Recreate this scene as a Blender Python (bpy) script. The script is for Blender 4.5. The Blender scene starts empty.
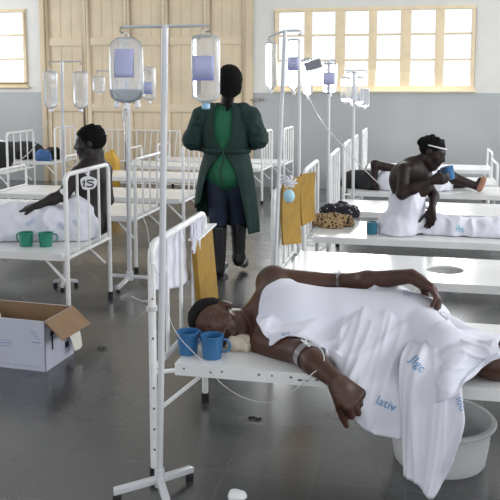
import bpy, bmesh, math, random
import numpy as np
from mathutils import Vector, Matrix, noise
from mathutils.bvhtree import BVHTree
random.seed(7)
sc = bpy.context.scene
COL = sc.collection
R = math.radians
PI = math.pi

# ------------------------------------------------------------------ camera
FPX, HCAM, CYP = 764.0, 1.48, 170.0
TH = math.atan((CYP - 85) / FPX)
PS = math.atan(165 * math.cos(TH) / FPX)
fw = np.array([-math.sin(PS) * math.cos(TH), math.cos(PS) * math.cos(TH), -math.sin(TH)])
rt = np.array([math.cos(PS), math.sin(PS), 0.0])
up = np.cross(rt, fw)
CAM = np.array([0.0, 0.0, HCAM])
cd = bpy.data.cameras.new('camera')
cam = bpy.data.objects.new('camera', cd)
COL.objects.link(cam)
cam.matrix_world = Matrix(((rt[0], up[0], -fw[0], 0), (rt[1], up[1], -fw[1], 0), (rt[2], up[2], -fw[2], HCAM), (0, 0, 0, 1)))
cd.sensor_width = 36.0
cd.lens = FPX / 500 * 36.0
cd.shift_y = -(250 - CYP) / 500
cd.clip_start = 0.05
sc.camera = cam

# ------------------------------------------------------------------ world, lights, exposure
w = bpy.data.worlds.new('sky'); sc.world = w; w.use_nodes = True
bg = w.node_tree.nodes['Background']
bg.inputs[0].default_value = (0.93, 0.97, 1.0, 1)
bg.inputs[1].default_value = 1.25
sc.view_settings.view_transform = 'Standard'
sc.view_settings.look = 'None'
sc.view_settings.exposure = 0.0
sc.view_settings.gamma = 1.0
sc.view_settings.use_curve_mapping = False

def area(name, loc, aim, sx, sy, power, color=(1, 1, 1)):
    l = bpy.data.lights.new(name, 'AREA'); l.shape = 'RECTANGLE'; l.size = sx; l.size_y = sy
    l.energy = power; l.color = color
    o = bpy.data.objects.new(name, l); COL.objects.link(o)
    o.location = loc
    o.rotation_euler = (Vector(aim) - Vector(loc)).to_track_quat('-Z', 'Y').to_euler()
    return o
# daylight through the side windows of the ward and the open end behind the camera
area('daylight_right_windows', (4.4, 5.0, 2.35), (-1, 5.2, 0.5), 9.0, 1.6, 300, (0.96, 0.98, 1.0))
area('daylight_left_windows', (-7.9, 6.5, 2.4), (-2, 7.0, 0.6), 7.0, 1.6, 165, (0.96, 0.98, 1.0))
area('daylight_back_windows', (-0.6, 10.75, 1.95), (-0.8, 4.0, 0.0), 2.6, 1.05, 120, (0.97, 0.99, 1.0))
area('daylight_open_end', (-1.0, -2.6, 2.6), (-0.5, 5.0, 0.8), 6.0, 2.0, 25, (0.95, 0.97, 1.0))

# ------------------------------------------------------------------ pixel helpers (photo pixel -> point at a real depth)
def ray(x, y): return fw + rt * (x - 250) / FPX - up * (y - CYP) / FPX
def py(x, y, Y):
    d = ray(x, y); return CAM + d * (Y / d[1])
def pz(x, y, z):
    d = ray(x, y); return CAM + d * ((z - HCAM) / d[2])
def px_(x, y, X):
    d = ray(x, y); return CAM + d * (X / d[0])
BZ = 0.445     # bed top height

# ------------------------------------------------------------------ materials
MATS = {}
def mat(name, col, rough=0.5, metal=0.0, spec=0.5, noise_amt=0.0, noise_scale=8.0, bump=0.0, bump_scale=60.0, coat=0.0, col2=None, transl=0.0):
    if name in MATS: return MATS[name]
    m = bpy.data.materials.new(name); m.use_nodes = True
    nt = m.node_tree; b = nt.nodes['Principled BSDF']
    b.inputs['Base Color'].default_value = (*col, 1); b.inputs['Roughness'].default_value = rough
    b.inputs['Metallic'].default_value = metal
    b.inputs['Specular IOR Level'].default_value = spec
    b.inputs['Coat Weight'].default_value = coat
    tc = nt.nodes.new('ShaderNodeTexCoord')
    if noise_amt > 0:
        n = nt.nodes.new('ShaderNodeTexNoise'); n.inputs['Scale'].default_value = noise_scale; n.inputs['Detail'].default_value = 5
        nt.links.new(tc.outputs['Object'], n.inputs['Vector'])
        mx = nt.nodes.new('ShaderNodeMix'); mx.data_type = 'RGBA'
        c2 = col2 or tuple(c * (1 - noise_amt) for c in col)
        mx.inputs['A'].default_value = (*col, 1); mx.inputs['B'].default_value = (*c2, 1)
        rp = nt.nodes.new('ShaderNodeValToRGB'); rp.color_ramp.elements[0].position = 0.4; rp.color_ramp.elements[1].position = 0.65
        nt.links.new(n.outputs['Fac'], rp.inputs['Fac'])
        nt.links.new(rp.outputs['Color'], mx.inputs['Factor'])
        nt.links.new(mx.outputs['Result'], b.inputs['Base Color'])
    if bump > 0:
        n2 = nt.nodes.new('ShaderNodeTexNoise'); n2.inputs['Scale'].default_value = bump_scale; n2.inputs['Detail'].default_value = 4
        nt.links.new(tc.outputs['Object'], n2.inputs['Vector'])
        bp = nt.nodes.new('ShaderNodeBump'); bp.inputs['Strength'].default_value = bump; bp.inputs['Distance'].default_value = 0.01
        nt.links.new(n2.outputs['Fac'], bp.inputs['Height']); nt.links.new(bp.outputs['Normal'], b.inputs['Normal'])
    MATS[name] = m
    return m

M_white = mat('white_enamel', (0.80, 0.80, 0.80), 0.35, noise_amt=0.12, noise_scale=14)
M_bed = mat('white_bed_sheet_metal', (0.80, 0.80, 0.80), 0.22, spec=0.6, noise_amt=0.10, noise_scale=3)
M_chip = mat('chipped_bare_metal', (0.10, 0.085, 0.08), 0.6)
M_rust = mat('rusty_foot', (0.12, 0.05, 0.025), 0.8)
M_rubber = mat('black_rubber', (0.012, 0.012, 0.013), 0.7)
M_steel = mat('grey_painted_steel', (0.62, 0.63, 0.66), 0.35, metal=0.15)
M_hook = mat('dull_steel_hook', (0.35, 0.33, 0.31), 0.35, metal=0.8)
M_skin = mat('dark_brown_skin', (0.068, 0.026, 0.016), 0.42, spec=0.45, noise_amt=0.3, noise_scale=9, bump=0.05, bump_scale=120)
M_skin2 = mat('very_dark_skin', (0.020, 0.010, 0.008), 0.5, spec=0.3, noise_amt=0.25, noise_scale=9)
M_sole = mat('pale_sole_skin', (0.30, 0.15, 0.10), 0.6)
M_hair = mat('black_hair', (0.005, 0.0045, 0.0045), 0.85, spec=0.15, bump=0.8, bump_scale=140)
M_sheet = mat('white_cotton_sheet', (0.70, 0.70, 0.78), 0.85, spec=0.15, bump=0.12, bump_scale=220)
M_ink = mat('blue_print_ink', (0.14, 0.30, 0.54), 0.8)
M_green = mat('dark_green_gown_fabric', (0.004, 0.030, 0.024), 0.8, noise_amt=0.3, noise_scale=12, bump=0.2, bump_scale=50)
M_scrub = mat('green_scrub_fabric', (0.012, 0.125, 0.06), 0.8, bump=0.2, bump_scale=50)
M_jeans = mat('dark_navy_denim', (0.018, 0.028, 0.062), 0.85, noise_amt=0.4, noise_scale=10)
M_boot = mat('black_boot_rubber', (0.010, 0.010, 0.012), 0.35)
M_blue = mat('blue_plastic', (0.030, 0.135, 0.31), 0.35)
M_cupgreen = mat('green_plastic', (0.012, 0.20, 0.125), 0.35)
M_teal = mat('teal_plastic', (0.010, 0.13, 0.19), 0.4)
M_basin = mat('grey_white_plastic', (0.62, 0.62, 0.63), 0.4)
M_card = mat('brown_cardboard', (0.30, 0.19, 0.11), 0.85, noise_amt=0.15)
M_boxwhite = mat('white_printed_cardboard', (0.58, 0.59, 0.70), 0.6, noise_amt=0.06)
M_ochre = mat('ochre_cardboard', (0.31, 0.18, 0.022), 0.75, noise_amt=0.18, noise_scale=18)
M_black = mat('black_ink', (0.012, 0.014, 0.03), 0.7)
M_tape = mat('clear_tape', (0.75, 0.72, 0.66), 0.35)
M_cream = mat('cream_cloth', (0.66, 0.58, 0.46), 0.9, noise_amt=0.2)
M_darkcloth = mat('black_clothing', (0.012, 0.012, 0.014), 0.85, bump=0.3)
M_bluecloth = mat('blue_cloth', (0.06, 0.14, 0.34), 0.85)
M_yellow = mat('yellow_plastic', (0.52, 0.30, 0.03), 0.5)
M_tube = mat('clear_pvc_tube', (0.60, 0.60, 0.60), 0.25)
M_paper = mat('white_paper', (0.82, 0.82, 0.84), 0.8)
M_label = mat('pale_lilac_label', (0.50, 0.51, 0.78), 0.5)
M_labelblue = mat('blue_label_print', (0.22, 0.24, 0.60), 0.5)
M_cap = mat('white_plastic_cap', (0.85, 0.86, 0.88), 0.4)
M_capblue = mat('pale_blue_plastic', (0.30, 0.55, 0.75), 0.4)
M_frame = mat('cream_window_paint', (0.84, 0.69, 0.47), 0.5, noise_amt=0.08)
M_greycard = mat('grey_card', (0.25, 0.25, 0.29), 0.6)

def m_translucent(name, tint, dens, edge, refr=False):
    m = bpy.data.materials.new(name); m.use_nodes = True; nt = m.node_tree
    for n in list(nt.nodes): nt.nodes.remove(n)
    out = nt.nodes.new('ShaderNodeOutputMaterial')
    tr = nt.nodes.new('ShaderNodeBsdfTransparent'); tr.inputs[0].default_value = (*tint, 1)
    if refr:
        t0 = tr; gz = nt.nodes.new('ShaderNodeBsdfRefraction'); gz.inputs[0].default_value = (*tint, 1); gz.inputs['IOR'].default_value = 1.18; gz.inputs['Roughness'].default_value = 0.05
        tr = nt.nodes.new('ShaderNodeMixShader'); tr.inputs[0].default_value = refr
        nt.links.new(t0.outputs[0], tr.inputs[1]); nt.links.new(gz.outputs[0], tr.inputs[2])
    df = nt.nodes.new('ShaderNodeBsdfTranslucent'); df.inputs[0].default_value = (0.93, 0.95, 0.97, 1)
    d2 = nt.nodes.new('ShaderNodeBsdfDiffuse'); d2.inputs[0].default_value = (0.93, 0.95, 0.97, 1)
    ad = nt.nodes.new('ShaderNodeMixShader'); ad.inputs[0].default_value = 0.5
    nt.links.new(df.outputs[0], ad.inputs[1]); nt.links.new(d2.outputs[0], ad.inputs[2])
    gl = nt.nodes.new('ShaderNodeBsdfGlossy'); gl.inputs['Roughness'].default_value = 0.12
    lw = nt.nodes.new('ShaderNodeLayerWeight'); lw.inputs[0].default_value = 0.45
    mr = nt.nodes.new('ShaderNodeMapRange'); mr.inputs['To Min'].default_value = dens; mr.inputs['To Max'].default_value = edge
    nt.links.new(lw.outputs['Facing'], mr.inputs['Value'])
    mx = nt.nodes.new('ShaderNodeMixShader')
    nt.links.new(mr.outputs['Result'], mx.inputs[0]); nt.links.new(tr.outputs[0], mx.inputs[1]); nt.links.new(ad.outputs[0], mx.inputs[2])
    m2 = nt.nodes.new('ShaderNodeMixShader'); fr = nt.nodes.new('ShaderNodeFresnel'); fr.inputs[0].default_value = 1.4
    nt.links.new(fr.outputs[0], m2.inputs[0]); nt.links.new(mx.outputs[0], m2.inputs[1]); nt.links.new(gl.outputs[0], m2.inputs[2])
    nt.links.new(m2.outputs[0], out.inputs[0])
    return m
M_bag = m_translucent('clear_fluid_bag', (0.96, 0.97, 0.99), 0.16, 0.97, 0.75)
M_liquid = m_translucent('clear_fluid', (0.72, 0.78, 0.86), 0.12, 0.45)
M_glass = m_translucent('window_glass', (0.98, 0.99, 1.0), 0.02, 0.08)

# ------------------------------------------------------------------ mesh builder
BASE = {}
def obj_from(name, verts, faces, m, parent=None, smooth=40, bevel=0.0, fmats=None):
    root = parent
    while root is not None and root.parent is not None: root = root.parent
    V = [Vector(v) for v in verts]
    if root is not None:
        inv = BASE[root.name].inverted(); V = [inv @ v for v in V]
    me = bpy.data.meshes.new(name)
    me.from_pydata([tuple(v) for v in V], [], [tuple(f) for f in faces])
    ml = m if isinstance(m, (list, tuple)) else [m]
    for k in ml: me.materials.append(k)
    if bevel > 0:
        bm = bmesh.new(); bm.from_mesh(me)
        bmesh.ops.remove_doubles(bm, verts=bm.verts, dist=1e-6)
        es = [e for e in bm.edges if e.is_manifold and e.calc_face_angle(0) > R(35)]
        bmesh.ops.bevel(bm, geom=es, offset=bevel, segments=2, affect='EDGES', profile=0.6)
        bm.to_mesh(me); bm.free()
    bm = bmesh.new(); bm.from_mesh(me); bmesh.ops.recalc_face_normals(bm, faces=bm.faces); bm.to_mesh(me); bm.free()
    if smooth:
        me.polygons.foreach_set('use_smooth', [True] * len(me.polygons))
        me.set_sharp_from_angle(angle=R(smooth))
    if fmats is not None: me.polygons.foreach_set('material_index', fmats)
    o = bpy.data.objects.new(name, me); COL.objects.link(o)
    if parent is not None: o.parent = parent
    else: BASE[o.name] = Matrix.Identity(4)
    return o

GROUPS = {'bed': 'white metal ward beds', 'drip_stand': 'drip stands beside the beds', 'infusion_bottle': 'bottles hanging on the drip stands', 'mug': 'plastic mugs on the beds', 'cannula': 'cannulas on the arms of the patient'}
def thing(name, label, cat, loc=(0, 0, 0), rz=0.0, group=None):
    o = bpy.data.objects.new(name, None); COL.objects.link(o)
    o.empty_display_size = 0.1
    o.location = Vector(loc); o.rotation_euler = (0, 0, rz)
    o['label'] = label; o['category'] = cat
    group = group or GROUPS.get(name)
    if group: o['group'] = group
    BASE[o.name] = Matrix.Translation(Vector(loc)) @ Matrix.Rotation(rz, 4, 'Z')
    return o
def tag(o, label, cat, group=None):
    o['label'] = label; o['category'] = cat
    if group: o['group'] = group
    return o

class MB:
    def __init__(s): s.v = []; s.f = []
    def add(s, vs, fs):
        n = len(s.v); s.v += [tuple(map(float, q)) for q in vs]; s.f += [tuple(i + n for i in f) for f in fs]; return s
    def box(s, lo, hi, M=None):
        x0, y0, z0 = lo; x1, y1, z1 = hi
        vs = [Vector(p) for p in ((x0, y0, z0), (x1, y0, z0), (x1, y1, z0), (x0, y1, z0), (x0, y0, z1), (x1, y0, z1), (x1, y1, z1), (x0, y1, z1))]
        if M is not None: vs = [M @ q for q in vs]
        return s.add(vs, [(0, 3, 2, 1), (4, 5, 6, 7), (0, 1, 5, 4), (1, 2, 6, 5), (2, 3, 7, 6), (3, 0, 4, 7)])
    def tube(s, pts, r, n=8, cap=True):
        P = [Vector(p) for p in pts]
        rr = r if isinstance(r, (list, tuple)) else [r] * len(P)
        T = []
        for i in range(len(P)):
            a = P[max(i - 1, 0)]; b = P[min(i + 1, len(P) - 1)]
            t = (b - a); T.append(t.normalized() if t.length > 1e-9 else Vector((0, 0, 1)))
        u = T[0].orthogonal().normalized(); rings = []
        for i, p in enumerate(P):
            u = (u - T[i] * u.dot(T[i]))
            u = u.normalized() if u.length > 1e-6 else T[i].orthogonal().normalized()
            q = T[i].cross(u)
            rings.append([p + (u * math.cos(2 * PI * k / n) + q * math.sin(2 * PI * k / n)) * rr[i] for k in range(n)])
        return s.rings(rings, cap)
    def rings(s, rings, cap=True, closed=True):
        n = len(rings[0]); vs = [p for g in rings for p in g]; fs = []
        m = n if closed else n - 1
        for i in range(len(rings) - 1):
            for k in range(m):
                fs.append((i * n + k, i * n + (k + 1) % n, (i + 1) * n + (k + 1) % n, (i + 1) * n + k))
        if cap and closed:
            fs.append(tuple(range(n - 1, -1, -1))); fs.append(tuple((len(rings) - 1) * n + k for k in range(n)))
        return s.add(vs, fs)
    def lathe(s, prof, c, n=24, cap=True):
        c = Vector(c)
        return s.rings([[c + Vector((r * math.cos(2 * PI * k / n), r * math.sin(2 * PI * k / n), z)) for k in range(n)] for r, z in prof], cap)
    def loft(s, secs, c, rz=0.0, n=28, e=2.6, cap=True):
        # secs: (z, half width, half depth) super-ellipse sections
        c = Vector(c); M = Matrix.Rotation(rz, 3, 'Z'); rings = []
        for z, a, b in secs:
            g = []
            for k in range(n):
                t = 2 * PI * k / n; ct, st = math.cos(t), math.sin(t)
                g.append(c + M @ Vector((a * math.copysign(abs(ct) ** (2 / e), ct), b * math.copysign(abs(st) ** (2 / e), st), z)))
            rings.append(g)
        return s.rings(rings, cap)
    def sphere(s, c, r, n=12, m=8, sq=(1, 1, 1)):
        c = Vector(c)
        return s.rings([[c + Vector((sq[0] * r * math.sin(PI * i / m + 1e-3) * math.cos(2 * PI * k / n), sq[1] * r * math.sin(PI * i / m + 1e-3) * math.sin(2 * PI * k / n), sq[2] * r * math.cos(PI * i / m))) for k in range(n)] for i in range(m + 1)], True)
    def build(s, name, m, parent=None, **k): return obj_from(name, s.v, s.f, m, parent, **k)

def cr(pts, n=6):
    """Catmull-Rom through points"""
    P = [np.array(p, float) for p in pts]; P = [2 * P[0] - P[1]] + P + [2 * P[-1] - P[-2]]; out = []
    for i in range(1, len(P) - 2):
        for k in range(n):
            t = k / n
            out.append(0.5 * ((2 * P[i]) + (-P[i - 1] + P[i + 1]) * t + (2 * P[i - 1] - 5 * P[i] + 4 * P[i + 1] - P[i + 2]) * t * t + (-P[i - 1] + 3 * P[i] - 3 * P[i + 1] + P[i + 2]) * t ** 3))
    out.append(P[-2]); return out

# ------------------------------------------------------------------ signed-distance bodies (smooth blended limbs, one continuous skin)
def cap_(a, b, ra, rb): return ('c', np.array(a, float), np.array(b, float), ra, rb)
def ell_(c, r, M=None): return ('e', np.array(c, float), np.array(r, float), np.eye(3) if M is None else np.array(M, float))
def pd(pr, P):
    if pr[0] == 'c':
        _, a, b, ra, rb = pr; ba = b - a; L = max(float(ba @ ba), 1e-12)
        t = np.clip(((P - a) @ ba) / L, 0, 1)
        return np.linalg.norm(P - a - t[..., None] * ba, axis=-1) - (ra + (rb - ra) * t)
    _, c, r, M = pr
    q = (P - c) @ M
    k0 = np.linalg.norm(q / r, axis=-1); k1 = np.linalg.norm(q / (r * r), axis=-1)
    return np.where(k1 < 1e-9, -r.min(), k0 * (k0 - 1) / np.maximum(k1, 1e-9))
def pbox(pr, m):
    if pr[0] == 'c':
        r = max(pr[3], pr[4]) + m; return np.minimum(pr[1], pr[2]) - r, np.maximum(pr[1], pr[2]) + r
    r = pr[2].max() + m; return pr[1] - r, pr[1] + r
def smin(a, b, k):
    h = np.clip(0.5 + 0.5 * (b - a) / k, 0, 1); return b + (a - b) * h - k * h * (1 - h)
class SDF:
    """groups: list of (k, [prims]); prims inside a group blend with k, groups blend with kg"""
    def __init__(s, groups, kg=0.006, cut=None): s.g = groups; s.kg = kg; s.cut = cut
    def at(s, P):
        f = np.full(P.shape[:-1], 1.0)
        for k, ps in s.g:
            g = np.full(P.shape[:-1], 1.0)
            for p in ps: g = smin(g, pd(p, P), k)
            f = smin(f, g, s.kg)
        if s.cut is not None: f = np.maximum(f, s.cut(P))
        return f
    def grid(s, h):
        lo = np.min([pbox(p, 0.03)[0] for _, ps in s.g for p in ps], axis=0); hi = np.max([pbox(p, 0.03)[1] for _, ps in s.g for p in ps], axis=0)
        n = np.ceil((hi - lo) / h).astype(int) + 1
        ax = [lo[i] + h * np.arange(n[i]) for i in range(3)]
        F = np.full(n, 1.0, np.float32)
        def sl(l, u):
            a = np.clip(np.floor((l - lo) / h).astype(int), 0, n - 1); b = np.clip(np.ceil((u - lo) / h).astype(int) + 1, 1, n)
            return tuple(slice(a[i], b[i]) for i in range(3))
        def pts(S):
            return np.stack(np.meshgrid(*[ax[i][S[i]] for i in range(3)], indexing='ij'), -1)
        for k, ps in s.g:
            G = np.full(n, 1.0, np.float32)
            for p in ps:
                S = sl(*pbox(p, k + 4 * h)); G[S] = smin(G[S], pd(p, pts(S)), k)
            F = smin(F, G, s.kg)
        if s.cut is not None:
            S = (slice(None),) * 3; F = np.maximum(F, s.cut(pts(S)))
        return F, lo
    def mesh(s, h):
        F, lo = s.grid(h)
        F[0] = F[-1] = 1; F[:, 0] = F[:, -1] = 1; F[:, :, 0] = F[:, :, -1] = 1
        return surf_nets(F, lo, h)
def surf_nets(F, lo, h):
    S = F < 0; n = F.shape; c = tuple(k - 1 for k in n)
    cnt = np.zeros(c, np.uint8)
    for i in (0, 1):
        for j in (0, 1):
            for k in (0, 1): cnt += S[i:i + c[0], j:j + c[1], k:k + c[2]]
    ii = np.argwhere((cnt > 0) & (cnt < 8))
    idx = np.full(c, -1, np.int64); idx[tuple(ii.T)] = np.arange(len(ii))
    acc = np.zeros((len(ii), 3)); num = np.zeros(len(ii))
    cs = [(i, j, k) for i in (0, 1) for j in (0, 1) for k in (0, 1)]
    for a in cs:
        for ax in range(3):
            if a[ax]: continue
            b = list(a); b[ax] = 1
            fa = F[tuple((ii + a).T)]; fb = F[tuple((ii + b).T)]
            m = (fa < 0) != (fb < 0)
            t = np.where(m, fa / np.where(m, fa - fb, 1), 0)
            p = np.array(a, float)[None, :] + t[:, None] * (np.array(b) - np.array(a))[None, :]
            acc += np.where(m[:, None], p, 0); num += m
    V = lo + h * (ii + acc / num[:, None])
    Q = []
    for ax in range(3):
        a0 = [slice(None)] * 3; a1 = [slice(None)] * 3; a0[ax] = slice(0, n[ax] - 1); a1[ax] = slice(1, n[ax])
        e = np.argwhere(S[tuple(a0)] != S[tuple(a1)])
        u, v = [(1, 2), (2, 0), (0, 1)][ax]
        du = np.zeros(3, int); du[u] = 1; dv = np.zeros(3, int); dv[v] = 1
        q = np.stack([idx[tuple((e - du - dv).T)], idx[tuple((e - dv).T)], idx[tuple(e.T)], idx[tuple((e - du).T)]], 1)
        fl = ~S[tuple(e.T)]
        q[fl] = q[fl][:, ::-1]
        Q.append(q)
    return V, np.concatenate(Q)
def relax(V, Q, it=2, lam=0.5):
    for _ in range(it):
        A = np.zeros_like(V); c = np.zeros(len(V))
        for i in range(4):
            a, b = Q[:, i], Q[:, (i + 1) % 4]
            np.add.at(A, a, V[b]); np.add.at(A, b, V[a]); np.add.at(c, a, 1); np.add.at(c, b, 1)
        V = V + lam * (A / np.maximum(c, 1)[:, None] - V)
    return V
def wrinkle(V, Q, amp, sc_, seed=0, ridged=True):
    N = np.zeros_like(V)
    fn = np.cross(V[Q[:, 2]] - V[Q[:, 0]], V[Q[:, 3]] - V[Q[:, 1]])
    for i in range(4): np.add.at(N, Q[:, i], fn)
    N /= np.maximum(np.linalg.norm(N, axis=1), 1e-12)[:, None]
    d = []
    for p in V:
        q = Vector((p[0] * sc_[0] + seed, p[1] * sc_[1], p[2] * sc_[2]))
        v = noise.noise(q) + 0.5 * noise.noise(q * 2.1)
        d.append((1 - 2 * abs(v)) if ridged else v)
    return V + N * (np.array(d) * amp)[:, None]
def sdf_obj(name, sdf, h, m, parent, it=2, wr=None):
    V, Q = sdf.mesh(h); V = relax(V, Q, it)
    if wr: V = wrinkle(V, Q, *wr)
    return obj_from(name, V.tolist(), Q.tolist(), m, parent, smooth=180)

def frame(fwd, upv):
    f = np.array(fwd, float); f /= np.linalg.norm(f); u = np.array(upv, float); u -= f * (u @ f); u /= np.linalg.norm(u)
    r = np.cross(f, u); return np.stack([r, f, u], 1)      # columns right, forward, up
def head_prims(c, M, s=1.0):
    c = np.array(c, float)
    L = lambda x, y, z: c + M @ (np.array([x, y, z]) * s)
    E = lambda p, r: ell_(L(*p), np.array(r) * s, M)
    ps = [E((0, -.012, .032), (.075, .096, .085)), E((0, .030, -.045), (.056, .060, .072)), E((0, .052, -.005), (.060, .042, .06)),
          cap_(L(0, .068, -.098), L(0, .060, -.09), .022 * s, .024 * s), cap_(L(-.05, .0, -.065), L(-.02, .055, -.1), .022 * s, .02 * s), cap_(L(.05, .0, -.065), L(.02, .055, -.1), .022 * s, .02 * s)]
    det = [cap_(L(0, .090, .012), L(0, .110, -.022), .009 * s, .013 * s), E((.016, .098, -.028), (.011, .012, .009)), E((-.016, .098, -.028), (.011, .012, .009)),
           E((0, .092, -.054), (.027, .013, .0085)), E((0, .089, -.068), (.023, .013, .009)),
           cap_(L(-.046, .074, .030), L(-.012, .088, .028), .010 * s, .010 * s), cap_(L(.046, .074, .030), L(.012, .088, .028), .010 * s, .010 * s),
           E((.033, .080, .008), (.016, .010, .010)), E((-.033, .080, .008), (.016, .010, .010)),
           E((.045, .060, -.022), (.026, .026, .024)), E((-.045, .060, -.022), (.026, .026, .024)),
           E((.077, -.006, -.004), (.010, .022, .032)), E((-.077, -.006, -.004), (.010, .022, .032))]
    return [(0.03 * s, ps), (0.008 * s, det)]
def hand_groups(wr, d, n, side, curl=(35, 40, 30), s=1.0, thumb_in=0.3):
    """wr wrist, d finger direction, n palm normal (palm faces n), side +1/-1: thumb on +cross(d,n)*side"""
    wr = np.array(wr, float); d = np.array(d, float); d /= np.linalg.norm(d); n = np.array(n, float); n -= d * (n @ d); n /= np.linalg.norm(n)
    wv = np.cross(d, n) * side; g = []
    offs = (.030, .010, -.010, -.029); ln = (.95, 1.06, 1.0, .78)
    palm = [cap_(wr, wr + d * .03 * s, .021 * s, .022 * s)]
    for o in offs: palm.append(cap_(wr + d * .02 * s + wv * o * .55 * s, wr + d * (.083 - abs(o) * .2) * s + wv * o * s, .015 * s, .0125 * s))
    palm.append(cap_(wr + d * .015 * s + wv * .018 * s, wr + d * .05 * s + wv * .036 * s + n * .008 * s, .016 * s, .014 * s))
    g.append((0.014 * s, palm))
    for o, l in zip(offs, ln):
        p = wr + d * (.080 - abs(o) * .2) * s + wv * o * s; a = 0; ch = []; r = .0098 * s * (0.9 if l < .9 else 1)
        for k, (seg, cu) in enumerate(zip((.043, .027, .022), curl)):
            a += R(cu); dd = d * math.cos(a) + n * math.sin(a) + wv * o * .8
            q = p + dd * seg * l * s; ch.append(cap_(p, q, r, r * .9)); r *= .92; p = q
        g.append((0.003, ch))
    p = wr + d * .035 * s + wv * .030 * s; ch = []; dd = d * .62 + wv * (.70 - thumb_in) + n * (.25 + thumb_in); dd /= np.linalg.norm(dd)
    for k, seg in enumerate((.042, .032, .026)):
        q = p + dd * seg * s; ch.append(cap_(p, q, (.0125 - .0012 * k) * s, (.0115 - .0012 * k) * s)); p = q
        dd = dd + d * .3; dd /= np.linalg.norm(dd)
    g.append((0.004, ch))
    return g

# ------------------------------------------------------------------ the setting
YW = 10.85     # back wall face
def pw(x, y): return py(x, y, YW)
def struct(o): o['kind'] = 'structure'; return o

def floor_mat():
    m = bpy.data.materials.new('dark_grey_tile_floor'); m.use_nodes = True; nt = m.node_tree; b = nt.nodes['Principled BSDF']
    tc = nt.nodes.new('ShaderNodeTexCoord')
    br = nt.nodes.new('ShaderNodeTexBrick'); br.offset = 0.0; br.inputs['Scale'].default_value = 1.0
    br.inputs['Brick Width'].default_value = 0.34; br.inputs['Row Height'].default_value = 0.34; br.inputs['Mortar Size'].default_value = 0.003
    br.inputs['Mortar Smooth'].default_value = 0.3
    br.inputs['Color1'].default_value = (0.042, 0.043, 0.044, 1); br.inputs['Color2'].default_value = (0.054, 0.055, 0.056, 1); br.inputs['Mortar'].default_value = (0.085, 0.085, 0.085, 1)
    nt.links.new(tc.outputs['Object'], br.inputs['Vector'])
    n = nt.nodes.new('ShaderNodeTexNoise'); n.inputs['Scale'].default_value = 1.5; n.inputs['Detail'].default_value = 5; n.inputs['Roughness'].default_value = 0.5; n.inputs['Distortion'].default_value = 0.6
    nt.links.new(tc.outputs['Object'], n.inputs['Vector'])
    mx = nt.nodes.new('ShaderNodeMix'); mx.data_type = 'RGBA'; mx.blend_type = 'MULTIPLY'; mx.inputs['Factor'].default_value = 0.8
    rp = nt.nodes.new('ShaderNodeValToRGB'); rp.color_ramp.elements[0].position = 0.25; rp.color_ramp.elements[0].color = (0.55, 0.55, 0.55, 1); rp.color_ramp.elements[1].position = 0.75; rp.color_ramp.elements[1].color = (1.35, 1.35, 1.35, 1)
    nt.links.new(n.outputs['Fac'], rp.inputs['Fac']); nt.links.new(br.outputs['Color'], mx.inputs['A']); nt.links.new(rp.outputs['Color'], mx.inputs['B'])
    nt.links.new(mx.outputs['Result'], b.inputs['Base Color'])
    mr = nt.nodes.new('ShaderNodeMapRange'); mr.inputs['From Min'].default_value = 0.32; mr.inputs['From Max'].default_value = 0.68; mr.inputs['To Min'].default_value = 0.17; mr.inputs['To Max'].default_value = 0.40
    nt.links.new(n.outputs['Fac'], mr.inputs['Value']); nt.links.new(mr.outputs['Result'], b.inputs['Roughness'])
    b.inputs['Specular IOR Level'].default_value = 1.0
    b.inputs['Coat Weight'].default_value = 0.4; b.inputs['Coat Roughness'].default_value = 0.16
    bp = nt.nodes.new('ShaderNodeBump'); bp.inputs['Strength'].default_value = 0.15; bp.inputs['Distance'].default_value = 0.004
    nt.links.new(br.outputs['Fac'], bp.inputs['Height']); bp.invert = True; nt.links.new(bp.outputs['Normal'], b.inputs['Normal'])
    return m
def wall_mat():
    m = bpy.data.materials.new('two_tone_wall_paint'); m.use_nodes = True; nt = m.node_tree; b = nt.nodes['Principled BSDF']
    tc = nt.nodes.new('ShaderNodeTexCoord'); sx = nt.nodes.new('ShaderNodeSeparateXYZ'); nt.links.new(tc.outputs['Object'], sx.inputs[0])
    n = nt.nodes.new('ShaderNodeTexNoise'); n.inputs['Scale'].default_value = 1.7; n.inputs['Detail'].default_value = 7
    nt.links.new(tc.outputs['Object'], n.inputs['Vector'])
    gt = nt.nodes.new('ShaderNodeMath'); gt.operation = 'GREATER_THAN'; gt.inputs[1].default_value = 1.37
    nt.links.new(sx.outputs['Z'], gt.inputs[0])
    mx = nt.nodes.new('ShaderNodeMix'); mx.data_type = 'RGBA'; mx.inputs['A'].default_value = (0.42, 0.435, 0.445, 1); mx.inputs['B'].default_value = (0.73, 0.72, 0.69, 1)
    nt.links.new(gt.outputs[0], mx.inputs['Factor'])
    m2 = nt.nodes.new('ShaderNodeMix'); m2.data_type = 'RGBA'; m2.blend_type = 'MULTIPLY'; m2.inputs['Factor'].default_value = 0.5
    rp = nt.nodes.new('ShaderNodeValToRGB'); rp.color_ramp.elements[0].color = (0.72, 0.72, 0.72, 1); rp.color_ramp.elements[1].position = 0.6
    nt.links.new(n.outputs['Fac'], rp.inputs['Fac']); nt.links.new(mx.outputs['Result'], m2.inputs['A']); nt.links.new(rp.outputs['Color'], m2.inputs['B'])
    nt.links.new(m2.outputs['Result'], b.inputs['Base Color']); b.inputs['Roughness'].default_value = 0.45
    return m
M_floor = floor_mat(); M_wall = wall_mat()
M_ceil = mat('white_ceiling_paint', (0.75, 0.75, 0.73), 0.8)
XL, XR, YB, ZC = -8.2, 4.6, -3.0, 3.9
struct(MB().box((XL - .2, YB - 2, -0.1), (XR + .2, YW + .3, 0)).build('floor', M_floor, smooth=0))
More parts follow.
